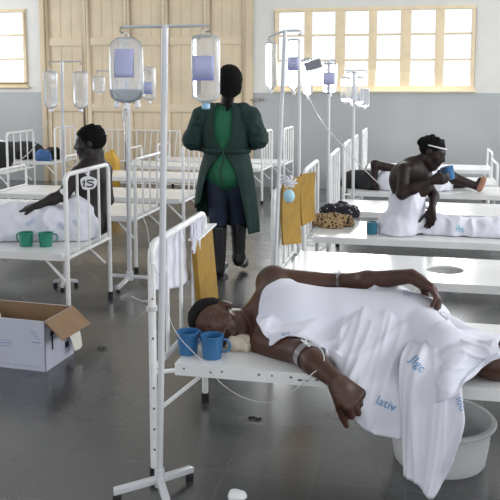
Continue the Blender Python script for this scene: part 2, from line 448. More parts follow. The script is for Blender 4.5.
struct(MB().box((XL - .2, YB, ZC), (XR + .2, YW + .3, ZC + .1)).build('ceiling', M_ceil, smooth=0))
# window and door openings of the back wall, X / Z
W1 = (pw(275, 50)[0], pw(475, 50)[0], pw(375, 90)[2], pw(375, 7)[2])
W2 = (pw(27, 50)[0] - 1.9, pw(27, 50)[0], pw(20, 86)[2], pw(20, 9)[2])
DX0, DX1, DZ = pw(42, 80)[0], pw(253, 80)[0], 3.15
wb = MB()
def wpiece(x0, x1, z0, z1): wb.box((x0, YW, z0), (x1, YW + .25, z1))
wpiece(XL - .2, W2[0], 0, ZC); wpiece(W2[0], W2[1], 0, W2[2]); wpiece(W2[0], W2[1], W2[3], ZC)
wpiece(W2[1], DX0, 0, ZC); wpiece(DX0, DX1, DZ, ZC); wpiece(DX1, W1[0], 0, ZC)
wpiece(W1[0], W1[1], 0, W1[2]); wpiece(W1[0], W1[1], W1[3], ZC); wpiece(W1[1], XR + .2, 0, ZC)
struct(wb.build('wall_back', M_wall, smooth=0))
# side walls: long window band above a parapet, the end behind the camera stays open
for nm, x0, x1 in (('wall_left', XL - .2, XL), ('wall_right', XR, XR + .2)):
    b = MB(); b.box((x0, YB, 0), (x1, YW, 1.4)); b.box((x0, YB, 3.2), (x1, YW, ZC))
    for y in (YB, 0.5, 4.0, 7.5, YW - .4): b.box((x0, y, 1.4), (x1, y + .4, 3.2))
    struct(b.build(nm, M_wall, smooth=0))

def window(idx, X0, X1, Z0, Z1, divs, wides, hz):
    """divs: positions (0..1) of mullions with widths; one frame object with pane children"""
    root = MB()
    t = 0.05; y0, y1 = YW - .03, YW + .07
    root.box((X0, y0, Z0), (X1, y1, Z0 + .055)); root.box((X0, y0, Z1 - .045), (X1, y1, Z1)); root.box((X0, y0, Z0 + .055), (X0 + t, y1, Z1 - .045)); root.box((X1 - t, y0, Z0 + .055), (X1, y1, Z1 - .045))
    xs = [X0 + t]
    for d, wd in zip(divs, wides):
        root.box((d - wd / 2, y0, Z0 + .055), (d + wd / 2, y1, Z1 - .045)); xs += [d - wd / 2, d + wd / 2]
    xs.append(X1 - t)
    for z in hz: 
        for i in range(0, len(xs), 2): root.box((xs[i], y0 + .02, z - .012), (xs[i + 1], y1 - .02, z + .012))
    root.box((X0 - .03, YW - .07, Z0 - .03), (X1 + .03, YW + .0, Z0))
    o = struct(root.build('window_%d' % idx, M_frame, bevel=.004))
    for i in range(0, len(xs), 2):
        MB().box((xs[i], YW + .03, Z0 + .055), (xs[i + 1], YW + .034, Z1 - .045)).build('pane', M_glass, o, smooth=0)
    return o
fx = lambda x: pw(x, 50)[0]
window(1, *W1, [fx(v) for v in (308, 340, 372.5, 405.5, 439.5)], [abs(fx(6) - fx(0))] * 1 + [abs(fx(8) - fx(0))] + [abs(fx(6.5) - fx(0))] + [abs(fx(8.5) - fx(0))] + [abs(fx(7) - fx(0))], [pw(375, 34.5)[2], pw(375, 60)[2]])
window(2, *W2, [fx(-14)], [0.1], [pw(20, 35)[2], pw(20, 59)[2]])

# the wide panelled door on the back wall
M_door = mat('beige_door_paint', (0.70, 0.58, 0.42), 0.55, noise_amt=0.10, noise_scale=3)
M_door2 = mat('beige_door_frame_paint', (0.66, 0.54, 0.38), 0.55, noise_amt=0.10, noise_scale=3)
db = MB(); db.box((DX0, YW - .03, 0), (DX0 + .07, YW + .08, DZ)); db.box((DX1 - .10, YW - .03, 0), (DX1, YW + .08, DZ)); db.box((DX0, YW - .03, DZ - .08), (DX1, YW + .08, DZ))
door = struct(db.build('door_1', M_door2, bevel=.006))
seams = [DX0 + .07] + [fx(v) for v in (86, 127, 165, 207)] + [DX1 - .10]
for i in range(len(seams) - 1):
    a, b_ = seams[i], seams[i + 1]
    p = MB(); p.box((a + .004, YW + .03, .01), (b_ - .004, YW + .06, DZ - .08))
    p.box((a + .004, YW + .005, .01), (a + .07, YW + .03, DZ - .08)); p.box((b_ - .07, YW + .005, .01), (b_ - .004, YW + .03, DZ - .08))
    for z0, z1 in ((.01, .25), (pw(150, 112)[2], pw(150, 104)[2]), (pw(150, 45)[2], pw(150, 37)[2]), (DZ - .2, DZ - .08)): p.box((a + .07, YW + .005, z0), (b_ - .07, YW + .03, z1))
    n = 3
    for k in range(1, n):
        x = a + .07 + (b_ - a - .14) * k / n
        p.box((x - .004, YW + .024, .25), (x + .004, YW + .031, DZ - .2))
    p.build('door_leaf', M_door, door, bevel=.003)
hb = MB(); q = pw(258, 100); hb.tube([(q[0] - .10, YW - .04, q[2]), (q[0] + .10, YW - .04, q[2] + .01)], .014); hb.box((q[0] - .02, YW - .05, q[2] - .03), (q[0] + .03, YW + .03, q[2] + .03))
hb.build('door_bolt', M_hook, door)

# ------------------------------------------------------------------ beds
def make_bed(label, head, yaw=0.0, L=1.9, W=0.74, foot=True, hole=True, ztop=0.9, leghole=None, mirror=False, group=None, slab0=.05, slab_ext=0.0, holex=1.0):
    """head: (x, y) of the near headboard post on the floor; local +x runs to the foot, local +y away from the camera side.
    mirror: the bed runs to the left."""
    sx = -1 if mirror else 1
    t = thing('bed', label, 'bed', (head[0], head[1], 0), yaw, group)
    Mw = BASE[t.name]
    def X(p): return Mw @ Vector((p[0] * sx, p[1], p[2]))
    def tube(mb, pts, r, n=8): mb.tube([X(p) for p in pts], r, n)
    y0, y1 = 0.03, W - .03 + slab_ext; x0, x1 = slab0, L
    # top plate with the round hole
    cx, cy, hr = holex, (y0 + y1) / 2, .105
    N = 40; angs = [2 * PI * k / N for k in range(N)]
    def onrect(a):
        dx, dy = math.cos(a), math.sin(a)
        tx = ((x1 - cx) / dx if dx > 0 else (x0 - cx) / dx) if abs(dx) > 1e-9 else 1e9
        ty = ((y1 - cy) / dy if dy > 0 else (y0 - cy) / dy) if abs(dy) > 1e-9 else 1e9
        k = min(tx, ty); return cx + dx * k, cy + dy * k
    for c_ in ((x0, y0), (x1, y0), (x1, y1), (x0, y1)): angs.append(math.atan2(c_[1] - cy, c_[0] - cx) % (2 * PI))
    angs = sorted(angs); n = len(angs)
    if not hole: hr = .0004
    rings = []
    for z, fn in ((BZ - .012, 'h'), (BZ, 'h'), (BZ, 'r'), (BZ - .045, 'r')):
        rings.append([X((cx + hr * math.cos(a), cy + hr * math.sin(a), z) if fn == 'h' else (*onrect(a), z)) for a in angs])
    rings.append([X((min(max(onrect(a)[0], x0 + .02), x1 - .02), min(max(onrect(a)[1], y0 + .02), y1 - .02), BZ - .045)) for a in angs])
    rings.append([X((min(max(onrect(a)[0], x0 + .02), x1 - .02), min(max(onrect(a)[1], y0 + .02), y1 - .02), BZ - .012)) for a in angs])
    mb = MB(); mb.rings(rings + [rings[0]], cap=False)
    top = mb.build('bed_top', M_bed, t, smooth=30)
    # headboard
    r = .0145
    hb = MB(); c = .05
    pts = [(0, 0, 0.02), (0, 0, ztop - c)] + [(0, c - c * math.cos(a), ztop - c + c * math.sin(a)) for a in (R(30), R(60))] + [(0, c, ztop), (0, W - c, ztop)] + [(0, W - c + c * math.sin(a), ztop - c + c * math.cos(a)) for a in (R(30), R(60))] + [(0, W, ztop - c), (0, W, 0.02)]
    tube(hb, pts, r, 10); tube(hb, [(0, 0, BZ - .02), (0, W, BZ - .02)], .011)
    for y in (.0, W): tube(hb, [(0, y if y else .0, BZ - .03), (slab0 + .02, min(max(y, .05), W - .05), BZ - .03)], .009, 6)
    h = hb.build('headboard', M_white, t)
    for k in (1, 2, 3):
        b = MB(); y = W * k / 4; tube(b, [(0, y, BZ - .02), (0, y, ztop - .005)], .0085, 7); b.build('bar', M_white, h)
    for y in (0, W):
        b = MB(); tube(b, [(0, y, 0), (0, y, .045)], .0185, 10); b.build('foot', M_rubber, t)
    for y in (.06, W - .06):
        br = MB(); tube(br, [(.17, y, BZ - .05), (0.01, y if y > .1 else .02, .26)], .009, 6); br.build('brace', M_white, t)
    for y in (.03, W - .03):
        b = MB(); tube(b, [(L - .03, y, .03), (L - .03, y, BZ - .03)], .0145, 8); lg = b.build('leg', M_white, t)
        b = MB(); tube(b, [(L - .03, y, 0), (L - .03, y, .045)], .0185, 10); b.build('foot', M_rubber, lg)
    if foot:
        b = MB(); zf = .66; pts = [(L, .06, BZ - .03), (L, .06, zf - .03), (L, .09, zf), (L, W - .09, zf), (L, W - .06, zf - .03), (L, W - .06, BZ - .03)]
        tube(b, pts, .0125, 8); tube(b, [(L, .06, BZ + .01), (L, W - .06, BZ + .01)], .0095, 6); b.build('footboard', M_white, t)
    return t, X

bedR1, X1 = make_bed('white bed at the front with the patient lying under a white sheet', (-.93, 2.61), 0.0, W=.72, slab0=.075, slab_ext=.08, holex=1.2)
bedR2, X2 = make_bed('empty white bed with open hole, just behind the patient lying on her side', (-.735, 4.03), -0.01, W=.68, holex=.92)
bedR3, X3 = make_bed('white bed on which the person drinking from a blue cup sits', (-.72, 5.12), 0.0, W=.72, hole=False)
bedR4, X4 = make_bed('empty white bed directly behind the person drinking from a cup', (-.665, 6.22), 0.0, W=.72, holex=.72)
bedR5, X5 = make_bed('white bed with a dark-haired person lying, one bare foot showing', (-.66, 7.42), 0.0, W=.7, hole=False)
bedR6, X6 = make_bed('empty white bed between the lying person and the bed at the grey wall', (-.64, 8.2), 0.0, W=.72, hole=False, L=1.50)
bedR7, X7 = make_bed('empty white bed along the grey wall below the big window', (-.62, 9.62), 0.0, W=.70, hole=False, L=1.56)
bedL1, Y1 = make_bed('white bed with the number 15 tag on its headboard', (-2.05, 4.24), 0.0, W=.66, mirror=True, hole=False, ztop=.94, slab_ext=.12)
bedL2, Y2 = make_bed('empty white bed just behind the bed tagged 15', (-2.13, 5.62), 0.0, W=.70, mirror=True, hole=False)
bedL3, Y3 = make_bed('empty white bed left of the health worker in green', (-2.03, 6.58), 0.0, W=.70, mirror=True, ztop=.93)
bedL4, Y4 = make_bed('empty white bed partly hidden by the health worker in green', (-2.03, 8.05), 0.0, W=.70, mirror=True, hole=False)
q = py(262, 150, 9.25)
bedL5, Y5 = make_bed('narrow white bed before the beige door, its headboard right of the health worker', (q[0], 9.25), R(-2), W=.56, mirror=True, hole=False, L=1.8)
q = py(284, 150, 9.95)
bedL6, Y6 = make_bed('narrow white bed closest to the beige door', (q[0], 9.95), R(-2), W=.60, mirror=True, hole=False, L=1.8)
bedF1, Z1 = make_bed('white bed at far left with a barred headboard, below the small window', (-4.80, 8.38), 0.0, W=.66, mirror=True, hole=False)
bedF2, Z2 = make_bed('white bed at far left nearest the beige door corner', (-4.74, 9.52), 0.0, W=.64, mirror=True, hole=False, foot=False)
# chipped paint and details of the front bed
for x, y, wd in ((184, 364, .006), (211, 366, .01), (222, 367, .007), (259, 371, .008), (272, 372, .006), (291, 374.5, .01), (300, 378, .016), (306, 379.5, .018), (317, 381, .012)):
    p = py(x, y, 2.64); cb = MB(); cb.box((p[0] - wd / 2, 2.6375, BZ - .024 + .004 * math.sin(x)), (p[0] + wd / 2, 2.6405, BZ - .018 + .004 * math.sin(x)))
    cb.build('paint_chip', M_chip, bedR1, smooth=0)
for z in (.12, .2, .28, .36, .55, .7):
    p = X1((0, 0, z)); cb = MB(); cb.sphere((p[0] + .006, p[1] - .0115, z), .005, 6, 4); cb.build('post_bolt', M_chip, bedR1)

# ------------------------------------------------------------------ IV stands, bags, tubes
def bag_soft(label, top, wd, ht, dp, rz=0.0, name='infusion_bag'):
    """top = hanging eye point"""
    t = thing(name, label, 'IV bag', top, rz)
    x, y, z = top
    s = [(-.010, .010, .004), (-.012, .032, .007), (-.018, wd * .70, .010), (-.028, wd * .90, .014), (-.048, wd * .99, dp * .6), (-.08, wd, dp * .85), (-ht * .7, wd, dp), (-ht * .84, wd * 1.0, dp * .95), (-ht * .92, wd * .93, dp * .8), (-ht * .965, wd * .72, dp * .55), (-ht, wd * .2, dp * .25)]
    b = MB(); b.loft(s, top, rz, e=2.7, n=40); b.build('bag', M_bag, t, smooth=60)
    q = MB(); q.loft([(-ht * .80, wd * .95, dp * .90), (-ht * .82, wd * .95, dp * .88), (-ht * .9, wd * .86, dp * .74), (-ht * .955, wd * .58, dp * .5), (-ht * .99, wd * .16, dp * .2)], top, rz, e=2.5); q.build('fluid', M_liquid, t, smooth=60)
    l = MB(); g = []
    for zz in np.linspace(-ht * .22, -ht * .63, 7):
        g.append([Vector(top) + Vector((u * wd * .60, -dp * (1.04 if zz < -.1 else .99) * (1 - .32 * abs(u) ** 3) - .002, zz)) for u in np.linspace(-1, 1, 9)])
    l.rings(g, cap=False, closed=False); lo = l.build('label', M_label, t); lo.modifiers.new('t', 'SOLIDIFY').thickness = .001
    for u in (-.62, 0, .66):
        p = MB(); c = Vector(top) + Vector((u * wd, 0, -ht * (.955 if u else .985)))
        p.lathe([(.0085, 0), (.009, -.012), (.010, -.014), (.010, -.024), (.006, -.028)], c, 12); p.build('port', M_cap, t)
    e = MB(); e.tube([Vector(top) + Vector((.011 * math.cos(a), 0, -.006 + .011 * math.sin(a))) for a in np.linspace(0, 2 * PI, 13)], .002, 6); e.build('hanging_eye', M_cap, t)
    return t
def bottle(label, top, wd, ht, dp, rz=0.0, lab=(.3, .72), labm=None, line=True, capc=None, name='infusion_bottle', loop=True, grads=False):
    t = thing(name, label, 'IV bottle', top, rz)
    s = [(-.004, wd * .30, dp * .3), (-.006, wd * .70, dp * .6), (-.011, wd * .90, dp * .86), (-.022, wd * .985, dp * .97), (-.04, wd, dp), (-ht * .77, wd, dp), (-ht * .83, wd * .97, dp * .96), (-ht * .87, wd * .80, dp * .78), (-ht * .90, wd * .42, dp * .45), (-ht * .925, wd * .26, dp * .34)]
    b = MB(); b.loft(s, top, rz, e=2.9, n=40); b.build('bottle', M_bag, t, smooth=60)
    if labm is not None:
        l = MB(); g = []; d0, d1 = lab
        for zz in (-ht * d0, -ht * (d0 + d1) / 2, -ht * d1):
            g.append([Vector(top) + Matrix.Rotation(rz, 3, 'Z') @ Vector((u * wd * .78, -dp * (1.0 - .12 * abs(u) ** 4) - .003, zz)) for u in np.linspace(-1, 1, 9)])
        l.rings(g, cap=False, closed=False); lo = l.build('label', labm, t); lo.modifiers.new('t', 'SOLIDIFY').thickness = .001
        if line:
            l = MB(); l.box((-wd * .78, -dp - .006, -ht * d1 - .005), (wd * .78, -dp - .003, -ht * d1), Matrix.Translation(Vector(top)) @ Matrix.Rotation(rz, 4, 'Z')); l.build('label_band', M_labelblue, lo, smooth=0)
    if grads:
        l = MB()
        for k in range(9): l.box((-wd * .2, -dp - .003, -ht * (.25 + .055 * k)), (wd * .45, -dp - .001, -ht * (.25 + .055 * k) + .003), Matrix.Translation(Vector(top)) @ Matrix.Rotation(rz, 4, 'Z'))
        l.build('scale_marks', M_greycard, t, smooth=0)
    c = MB(); c.lathe([(wd * .26, -ht * .915), (wd * .30, -ht * .93), (wd * .30, -ht * .985), (wd * .2, -ht)], top, 14); c.build('cap', capc or M_cap, t)
    if loop:
        e = MB(); e.tube([Vector(top) + Vector((.010 * math.cos(a), 0, .002 + .010 * math.sin(a))) for a in np.linspace(0, 2 * PI, 13)], .0016, 6); e.build('hanging_loop', M_cap, t)
    return t
def iv_stand(label, base, ztop, tip=None, arm=(-.15, .15), r=.0125, feet=((-100,), (0,)), flen=.2, m=None, hooks=True, rz=0.0, droop=0.0):
    """base floor point, pole leans to tip (x, y) at ztop"""
    t = thing('drip_stand', label, 'drip stand', (base[0], base[1], 0))
    m = m or M_steel
    tip = tip or (base[0], base[1])
    b = MB(); b.tube([(base[0], base[1], .05), (base[0] * .5 + tip[0] * .5, base[1] * .5 + tip[1] * .5, ztop * .5), (tip[0], tip[1], ztop)], r, 12); b.build('pole', m, t)
    c = MB(); d = Vector((math.cos(rz), math.sin(rz), 0)); T = Vector((tip[0], tip[1], ztop - .004))
    c.tube([T + d * arm[0] + Vector((0, 0, -droop)), T + Vector((0, 0, 0)), T + d * arm[1] + Vector((0, 0, -droop * .0))], .0055, 8); c.build('crossbar', m, t)
    if hooks:
        for a, dz in ((arm[0], -droop), (arm[1], 0)):
            h = MB(); E = T + d * a + Vector((0, 0, dz)); sg = 1 if a > 0 else -1
            h.tube([E, E + d * .008 * sg + Vector((0, 0, -.003)), E + d * .012 * sg + Vector((0, 0, -.013)), E + d * .006 * sg + Vector((0, 0, -.021)), E - d * .003 * sg + Vector((0, 0, -.019))], .003, 7); h.build('hook', M_hook, t)
    hub = MB(); hub.tube([(base[0], base[1], .035), (base[0], base[1], .10)], r * 1.6, 12); hub.build('hub', m, t)
    for a in feet:
        dv = Vector((math.cos(R(a)), math.sin(R(a)), 0)); B = Vector((base[0], base[1], .062)); E = Vector((base[0], base[1], .034)) + dv * flen
        ax = dv; side = Vector((-dv.y, dv.x, 0)) * .013
        f = MB(); u = Vector((0, 0, .011))
        f.rings([[B + side + u, B - side + u, B - side - u, B + side - u], [E + side + u, E - side + u, E - side - u, E + side - u]]); lg = f.build('leg', m, t, bevel=.002)
        g = MB(); g.lathe([(.013, 0.0), (.016, .006), (.016, .016), (.009, .026)], (E.x - dv.x * .012, E.y - dv.y * .012, 0), 12); g.build('rubber_foot', M_rubber, lg)
    return t
def tubing(label, pts, r=.0014, m=None, n=8, cat='IV tube'):
    o = MB().tube(cr(pts, n), r, 6).build('drip_tube', m or M_tube); return tag(o, label, cat)

# front stand (tall, with soft bag and bottle)
SA = (pz(159, 474, 0)[0] * .97, 2.50); SA = (py(159.5, 470, 2.5)[0], 2.5); ta = py(165, 25, 2.50)
iv_stand('tall drip stand at the head of the front bed', SA, ta[2], (ta[0], 2.50), (py(123, 25, 2.5)[0] - ta[0], py(207, 25, 2.5)[0] - ta[0]), .0115, feet=(205, 62, 300), flen=.165)
pA = py(125.5, 34, 2.5); bag_soft('large soft clear drip bag with lilac label, hanging above the number 15 bed', pA, .060, .235, .026)
pB = py(205.5, 33, 2.5); bottle('clear drip bottle with blue label hanging beside the head of the health worker', pB, .0475, .255, .03, lab=(.30, .60), labm=M_label, capc=M_capblue)
# drip chamber and tube under the bag
q = py(125.5, 107, 2.5)
ch = MB(); ch.lathe([(.006, .01), (.007, -.01), (.0105, -.015), (.0105, -.065), (.006, -.075), (.0045, -.12)], q, 12)
tag(ch.build('drip_chamber', M_bag), 'clear drip chamber under the large soft bag', 'drip chamber')
P = lambda x, y, Y: tuple(py(x, y, Y))
tubing('thin clear drip tube running down from the large soft bag', [P(126, 140, 2.5), P(129, 155, 2.5), P(133, 175, 2.5), P(140, 208, 2.5), P(147, 228, 2.5), P(150, 250, 2.5), P(152, 275, 2.49), P(153, 297, 2.48), P(143, 301, 2.47), P(131, 296, 2.46)])
tubing('thin clear drip tube trailing over the blue mugs and under the front bed', [P(168, 303, 2.58), P(171, 322, 2.59), P(180, 338, 2.60), P(194, 353, 2.59), P(206, 365, 2.60), P(222, 384, 2.62), P(245, 398, 2.63), P(272, 402, 2.63), P(300, 386, 2.62), P(322, 368, 2.62)])

# stand behind the bed tagged 15
SB = py(63, 225, 5.08); tb = py(62, 61, 5.08)
iv_stand('drip stand carrying two narrow bottles behind the bed tagged 15', (SB[0], 5.08), tb[2], (tb[0], 5.08), (py(50, 62, 5.08)[0] - tb[0], py(80, 62, 5.08)[0] - tb[0]), .011, feet=(45, 165, 285), flen=.10)
bottle('narrow clear drip bottle, the left one above the bed tagged 15', P(50, 70, 5.08), .049, .30, .035, lab=(.3, .7), labm=None, grads=True)
bottle('narrow clear drip bottle, right above the person in the bed tagged 15', P(80, 70.5, 5.08), .051, .295, .035, lab=(.35, .7), labm=None, grads=True)
tubing('drip tube slanting down from the left narrow bottle', [P(50.5, 116, 5.08), P(47, 124, 5.08), P(40, 138, 5.08), P(30, 152, 5.07), P(20, 160, 5.07)], .0035)
# stand behind, small bottles behind the large soft bag
SCx = pz(132, 283, 0); tc_ = py(127, 70, 5.26)
iv_stand('drip stand standing between the bed tagged 15 and the next bed', (SCx[0], 5.26), tc_[2], (tc_[0], 5.26), (py(98, 70, 5.26)[0] - tc_[0], py(149, 66, 5.26)[0] - tc_[0]), .0175, feet=(25, 150, 270), flen=.24)
bottle('small clear drip bottle just left of the large soft bag', P(98.5, 75, 5.26), .045, .14, .03, lab=(.3, .6), labm=None)
bottle('small clear drip bottle with blue label just right of the large soft bag', P(149, 66, 5.26), .043, .27, .03, lab=(.42, .72), labm=M_label)

# stands on the right side of the aisle
tD = py(285, 30, 4.0); bD = pz(271, 352, 0)
bDx = py(271.5, 300, 4.0)
iv_stand('drip stand with two ribbed bottles at the head of the empty bed with a hole', (bDx[0] - .0, 4.0), tD[2], (tD[0], 4.0), (py(270.5, 36, 4.0)[0] - tD[0], py(299, 28, 4.0)[0] - tD[0]), .0105, feet=(100, 215, 325), flen=.13, droop=.028)
bottle('ribbed clear drip bottle hanging left before the big window', P(271, 41, 4.0), .030, .275, .024, grads=True)
bottle('ribbed clear drip bottle with blue label before the big window', P(294, 38, 3.97), .036, .295, .026, lab=(.33, .55), labm=M_label, grads=True)
bE = py(299, 248, 4.86); tE = py(299.5, 60, 4.86)
iv_stand('thin drip stand carrying the bottle with a grey card', (bE[0], 4.86), tE[2], (tE[0], 4.86), (-.02, py(309, 57, 4.86)[0] - tE[0]), .0115, feet=(70, 190, 310), flen=.12)
bF = py(306, 250, 4.95)
tF = py(310, 95, 4.95)
bt = bottle('small clear drip bottle with grey card before the big window', P(308, 57, 4.86), .032, .27, .026)
cbx = MB(); c0 = Vector(py(313, 65, 4.82)); cbx.box((-.052, -.002, -.028), (.052, .002, .028), Matrix.Translation(c0) @ Matrix.Rotation(R(-17), 4, 'Y')); cbx.build('card_tag', M_greycard, bt)
tubing('white drip tube running from the grey card bottle to a bed rail', [P(309, 99, 4.86), P(311, 103, 4.9), P(318, 116, 5.1), P(330, 132, 5.5), P(342, 145, 6.0), P(348, 152, 6.3), P(375, 180, 7.3), P(391, 191, 7.5)], .004)
bG = py(328, 225, 5.98); tG = py(329, 60, 5.98)
iv_stand('thin drip stand with one bottle before the second window bay', (bG[0], 5.98), tG[2], (tG[0], 5.98), (-.02, .04), .0125, feet=(60, 180, 300), flen=.12)
bottle('single clear drip bottle with bluish label before the second window bay', P(330, 62, 5.98), .057, .27, .035, lab=(.3, .65), labm=M_label, line=False)
bH = py(353, 215, 7.3); tH = py(354, 70, 7.3)
iv_stand('thin drip stand crowded with a cluster of bottles', (bH[0], 7.3), tH[2], (tH[0], 7.3), (-.09, .11), .0145, feet=(80, 200, 320), flen=.12)
for i, (x, y, dy, wd, ht, lb) in enumerate(((346, 76, .0, .05, .27, 'leftmost bottle of the drip cluster below the window'), (352, 71, -.07, .052, .33, 'tallest bottle at the centre of the drip cluster'), (359, 76, .06, .052, .30, 'bottle in the drip cluster, second from its right end'), (365, 88, -.03, .045, .2, 'lowest bottle at the right end of the drip cluster'))):
    bottle(lb, P(x, y, 7.3 + dy), wd, ht, .03)

# ------------------------------------------------------------------ things hung on the headboards
def slab_card(name, label, cat, corners, th, m, bulge=0.0, group=None):
    """corners: TL, TR, BR, BL world points, thickness along +X"""
    a, b, c, d = [Vector(v) for v in corners]; n = (b - a).cross(d - a).normalized()
    k = 6; F = []; Bk = []
    for i in range(k + 1):
        u = i / k; F.append([a.lerp(d, u).lerp(b.lerp(c, u), j / k) + n * (math.sin(PI * u) * bulge) for j in range(k + 1)])
    vs = [p for r_ in F for p in r_] + [p - n * th for r_ in F for p in r_]; N = (k + 1) ** 2; fs = []
    for i in range(k):
        for j in range(k):
            q = i * (k + 1) + j; fs += [(q, q + 1, q + k + 2, q + k + 1), (q + N, q + k + 1 + N, q + k + 2 + N, q + 1 + N)]
    for j in range(k):
        fs += [(j, j + N, j + 1 + N, j + 1), (k * (k + 1) + j, k * (k + 1) + j + 1, k * (k + 1) + j + 1 + N, k * (k + 1) + j + N)]
        fs += [(j * (k + 1), (j + 1) * (k + 1), (j + 1) * (k + 1) + N, j * (k + 1) + N), (j * (k + 1) + k, j * (k + 1) + k + N, (j + 1) * (k + 1) + k + N, (j + 1) * (k + 1) + k)]
    o = obj_from(name, vs, fs, m, None, smooth=30)
    return tag(o, label, cat, group)
# white cloth behind the bars of the front headboard
def cloth_panel(name, label, cat, rows, m, parent=None, th=.004, folds=None, n=8):
    G = [[Vector(p) for p in cr(r_, n)] for r_ in rows]
    Gt = list(zip(*G)); Gt = [cr([tuple(p) for p in c], n) for c in Gt]
    mb = MB(); 
    rows2 = [[Vector(p) for p in c] for c in Gt]
    if folds:
        for i, c in enumerate(rows2):
            for j, p in enumerate(c): rows2[i][j] = p + folds(i / (len(rows2) - 1), j / (len(c) - 1), p)
    mb.rings(rows2, cap=False, closed=False)
    o = mb.build(name, m, parent, smooth=180); o.modifiers.new('thickness', 'SOLIDIFY').thickness = th
    if label: tag(o, label, cat)
    return o
cloth_panel('hanging_cloth', 'white cloth hanging behind the bars of the front headboard', 'cloth',
    [[(-.962, 2.70, .875), (-.955, 2.82, .885), (-.955, 2.96, .89), (-.955, 3.08, .885)], [(-.968, 2.70, .82), (-.962, 2.82, .82), (-.960, 2.97, .82), (-.960, 3.11, .82)], [(-.970, 2.70, .75), (-.964, 2.82, .74), (-.962, 3.0, .72), (-.962, 3.17, .70)], [(-.970, 2.71, .70), (-.964, 2.84, .67), (-.962, 3.03, .63), (-.962, 3.21, .62)]], M_sheet,
    folds=lambda u, v, p: Vector((.003 * math.sin(v * 13 + u * 2), 0, 0)))
# ochre chart pocket
t = thing('chart_pocket', 'ochre cardboard chart pocket hanging at the far end of the front headboard', 'chart pocket', (-.88, 3.3, .5))
g = MB(); Mx = Matrix.Translation((-.90, 3.29, .475)) @ Matrix.Rotation(R(3), 4, 'X') @ Matrix.Rotation(R(-4), 4, 'Y')
g.box((-.012, -.145, -.04), (.012, .135, .345), Mx); g.build('pocket', M_ochre, t, bevel=.003)
g = MB(); g.box((-.02, -.15, .345), (.03, .15, .352), Mx); g.build('paper_rim', M_paper, t)
# knotted ribbons
g = MB()
for k in range(7):
    y0 = 3.06 + .03 * k; g.tube(cr([(-.945, y0, .905), (-.915, y0 + .01, .895), (-.91, y0 + .02 * math.sin(k), .85), (-.912, y0 + .03 * math.cos(k * 2), .80 - .02 * (k % 3))], 5), .0055, 6)
tag(g.build('gauze_ties', M_sheet), 'white gauze ties knotted on the front headboard rail', 'gauze ties')
g = MB()
for k in range(3): g.tube([Vector((-.93 + .018 * math.cos(a), 2.61 + .018 * math.sin(a), .655 + .006 * k)) for a in np.linspace(0, 2 * PI, 14)], .003, 6)
tag(g.build('string_wrap', M_tube), 'string wound around the near post of the front headboard', 'string'); g = MB()
g.tube(cr([(-.915, 2.60, .83), (-.90, 2.59, .80), (-.875, 2.595, .80), (-.865, 2.60, .84)], 5), .004, 6)
g.build('hanging_hook', M_white, bedR1)
# folders at the second headboard
slab_card('folder', 'ochre folder hanging in the gap at the headboard behind the front patient', 'folder', (P(282, 180, 4.15), P(300, 176, 4.35), P(300, 243, 4.35), P(282, 245, 4.15)), .012, M_ochre, .01)
slab_card('folder', 'ochre folder with a white slip, right one at the headboard behind the front patient', 'folder', (P(300, 174, 4.55), P(314, 172, 4.72), P(314, 219, 4.72), P(301, 226, 4.55)), .012, M_ochre, .008)
g = MB(); c = py(289, 196, 4.08)
g.sphere(c, .032, 12, 8, (1, .8, 1.2)); tag(g.build('glove_ball', mat('pale_blue_latex', (.38, .62, .72), .5)), 'pale blue balled glove tied to the second headboard', 'glove')
g = MB(); c = Vector(py(288, 182, 4.06))
for k in range(8):
    a = k * .8; g.tube(cr([c, c + Vector((.03 * math.cos(a), .01, .02 * math.sin(a))), c + Vector((.05 * math.cos(a + .6), .02, .035 * math.sin(a + .5)))], 4), .006, 6)
tag(g.build('gauze_knot', M_sheet), 'white gauze knot on the second headboard rail', 'gauze knot')
# number tag
t = thing('number_tag', 'round white paper tag handwritten 15 on a headboard', 'number tag', px_(88.5, 183, -2.022))
cx = Vector(px_(88.5, 183, -2.022)); ux = Vector((rt[0], rt[1], 0)) * .95 + Vector((0, .1, 0)); ux.normalize(); uz = Vector((0, 0, 1)); un = uz.cross(ux) * -1
if un.y > 0: un = -un
ring = []
for k in range(26):
    a = 2 * PI * k / 26; rr = 1 + .05 * math.sin(3 * a + 1) + .03 * math.sin(5 * a)
    ring.append((.052 * rr * math.copysign(abs(math.cos(a)) ** .8, math.cos(a)), .043 * rr * math.copysign(abs(math.sin(a)) ** .8, math.sin(a))))
g = MB(); g.rings([[cx + ux * a + uz * b for a, b in ring], [cx + ux * a + uz * b - un * .003 for a, b in ring]]); g.build('paper', M_paper, t, smooth=30)
g = MB()
def stroke(pts, r=.0045): g.tube([cx + ux * a + uz * b + un * .002 for a, b in pts], r, 6)
stroke([(-.036, .004), (-.024, .018), (-.026, .0), (-.030, -.024)]); 
stroke([(.034, .016), (.012, .019), (-.004, .017), (-.008, .008), (.004, .002), (.022, -.003), (.032, -.010), (.026, -.022), (.006, -.025), (-.012, -.020)])
g.build('number', M_black, t)
g = MB(); hp = Vector((-2.05, cx.y + .02, .94))
g.tube([cx + uz * .042, cx + uz * .09 + ux * .012, hp], .003, 5); g.tube([cx + uz * .042, cx + uz * .08 - ux * .03, hp + ux * -.03], .003, 5); g.build('string', M_sheet, t)

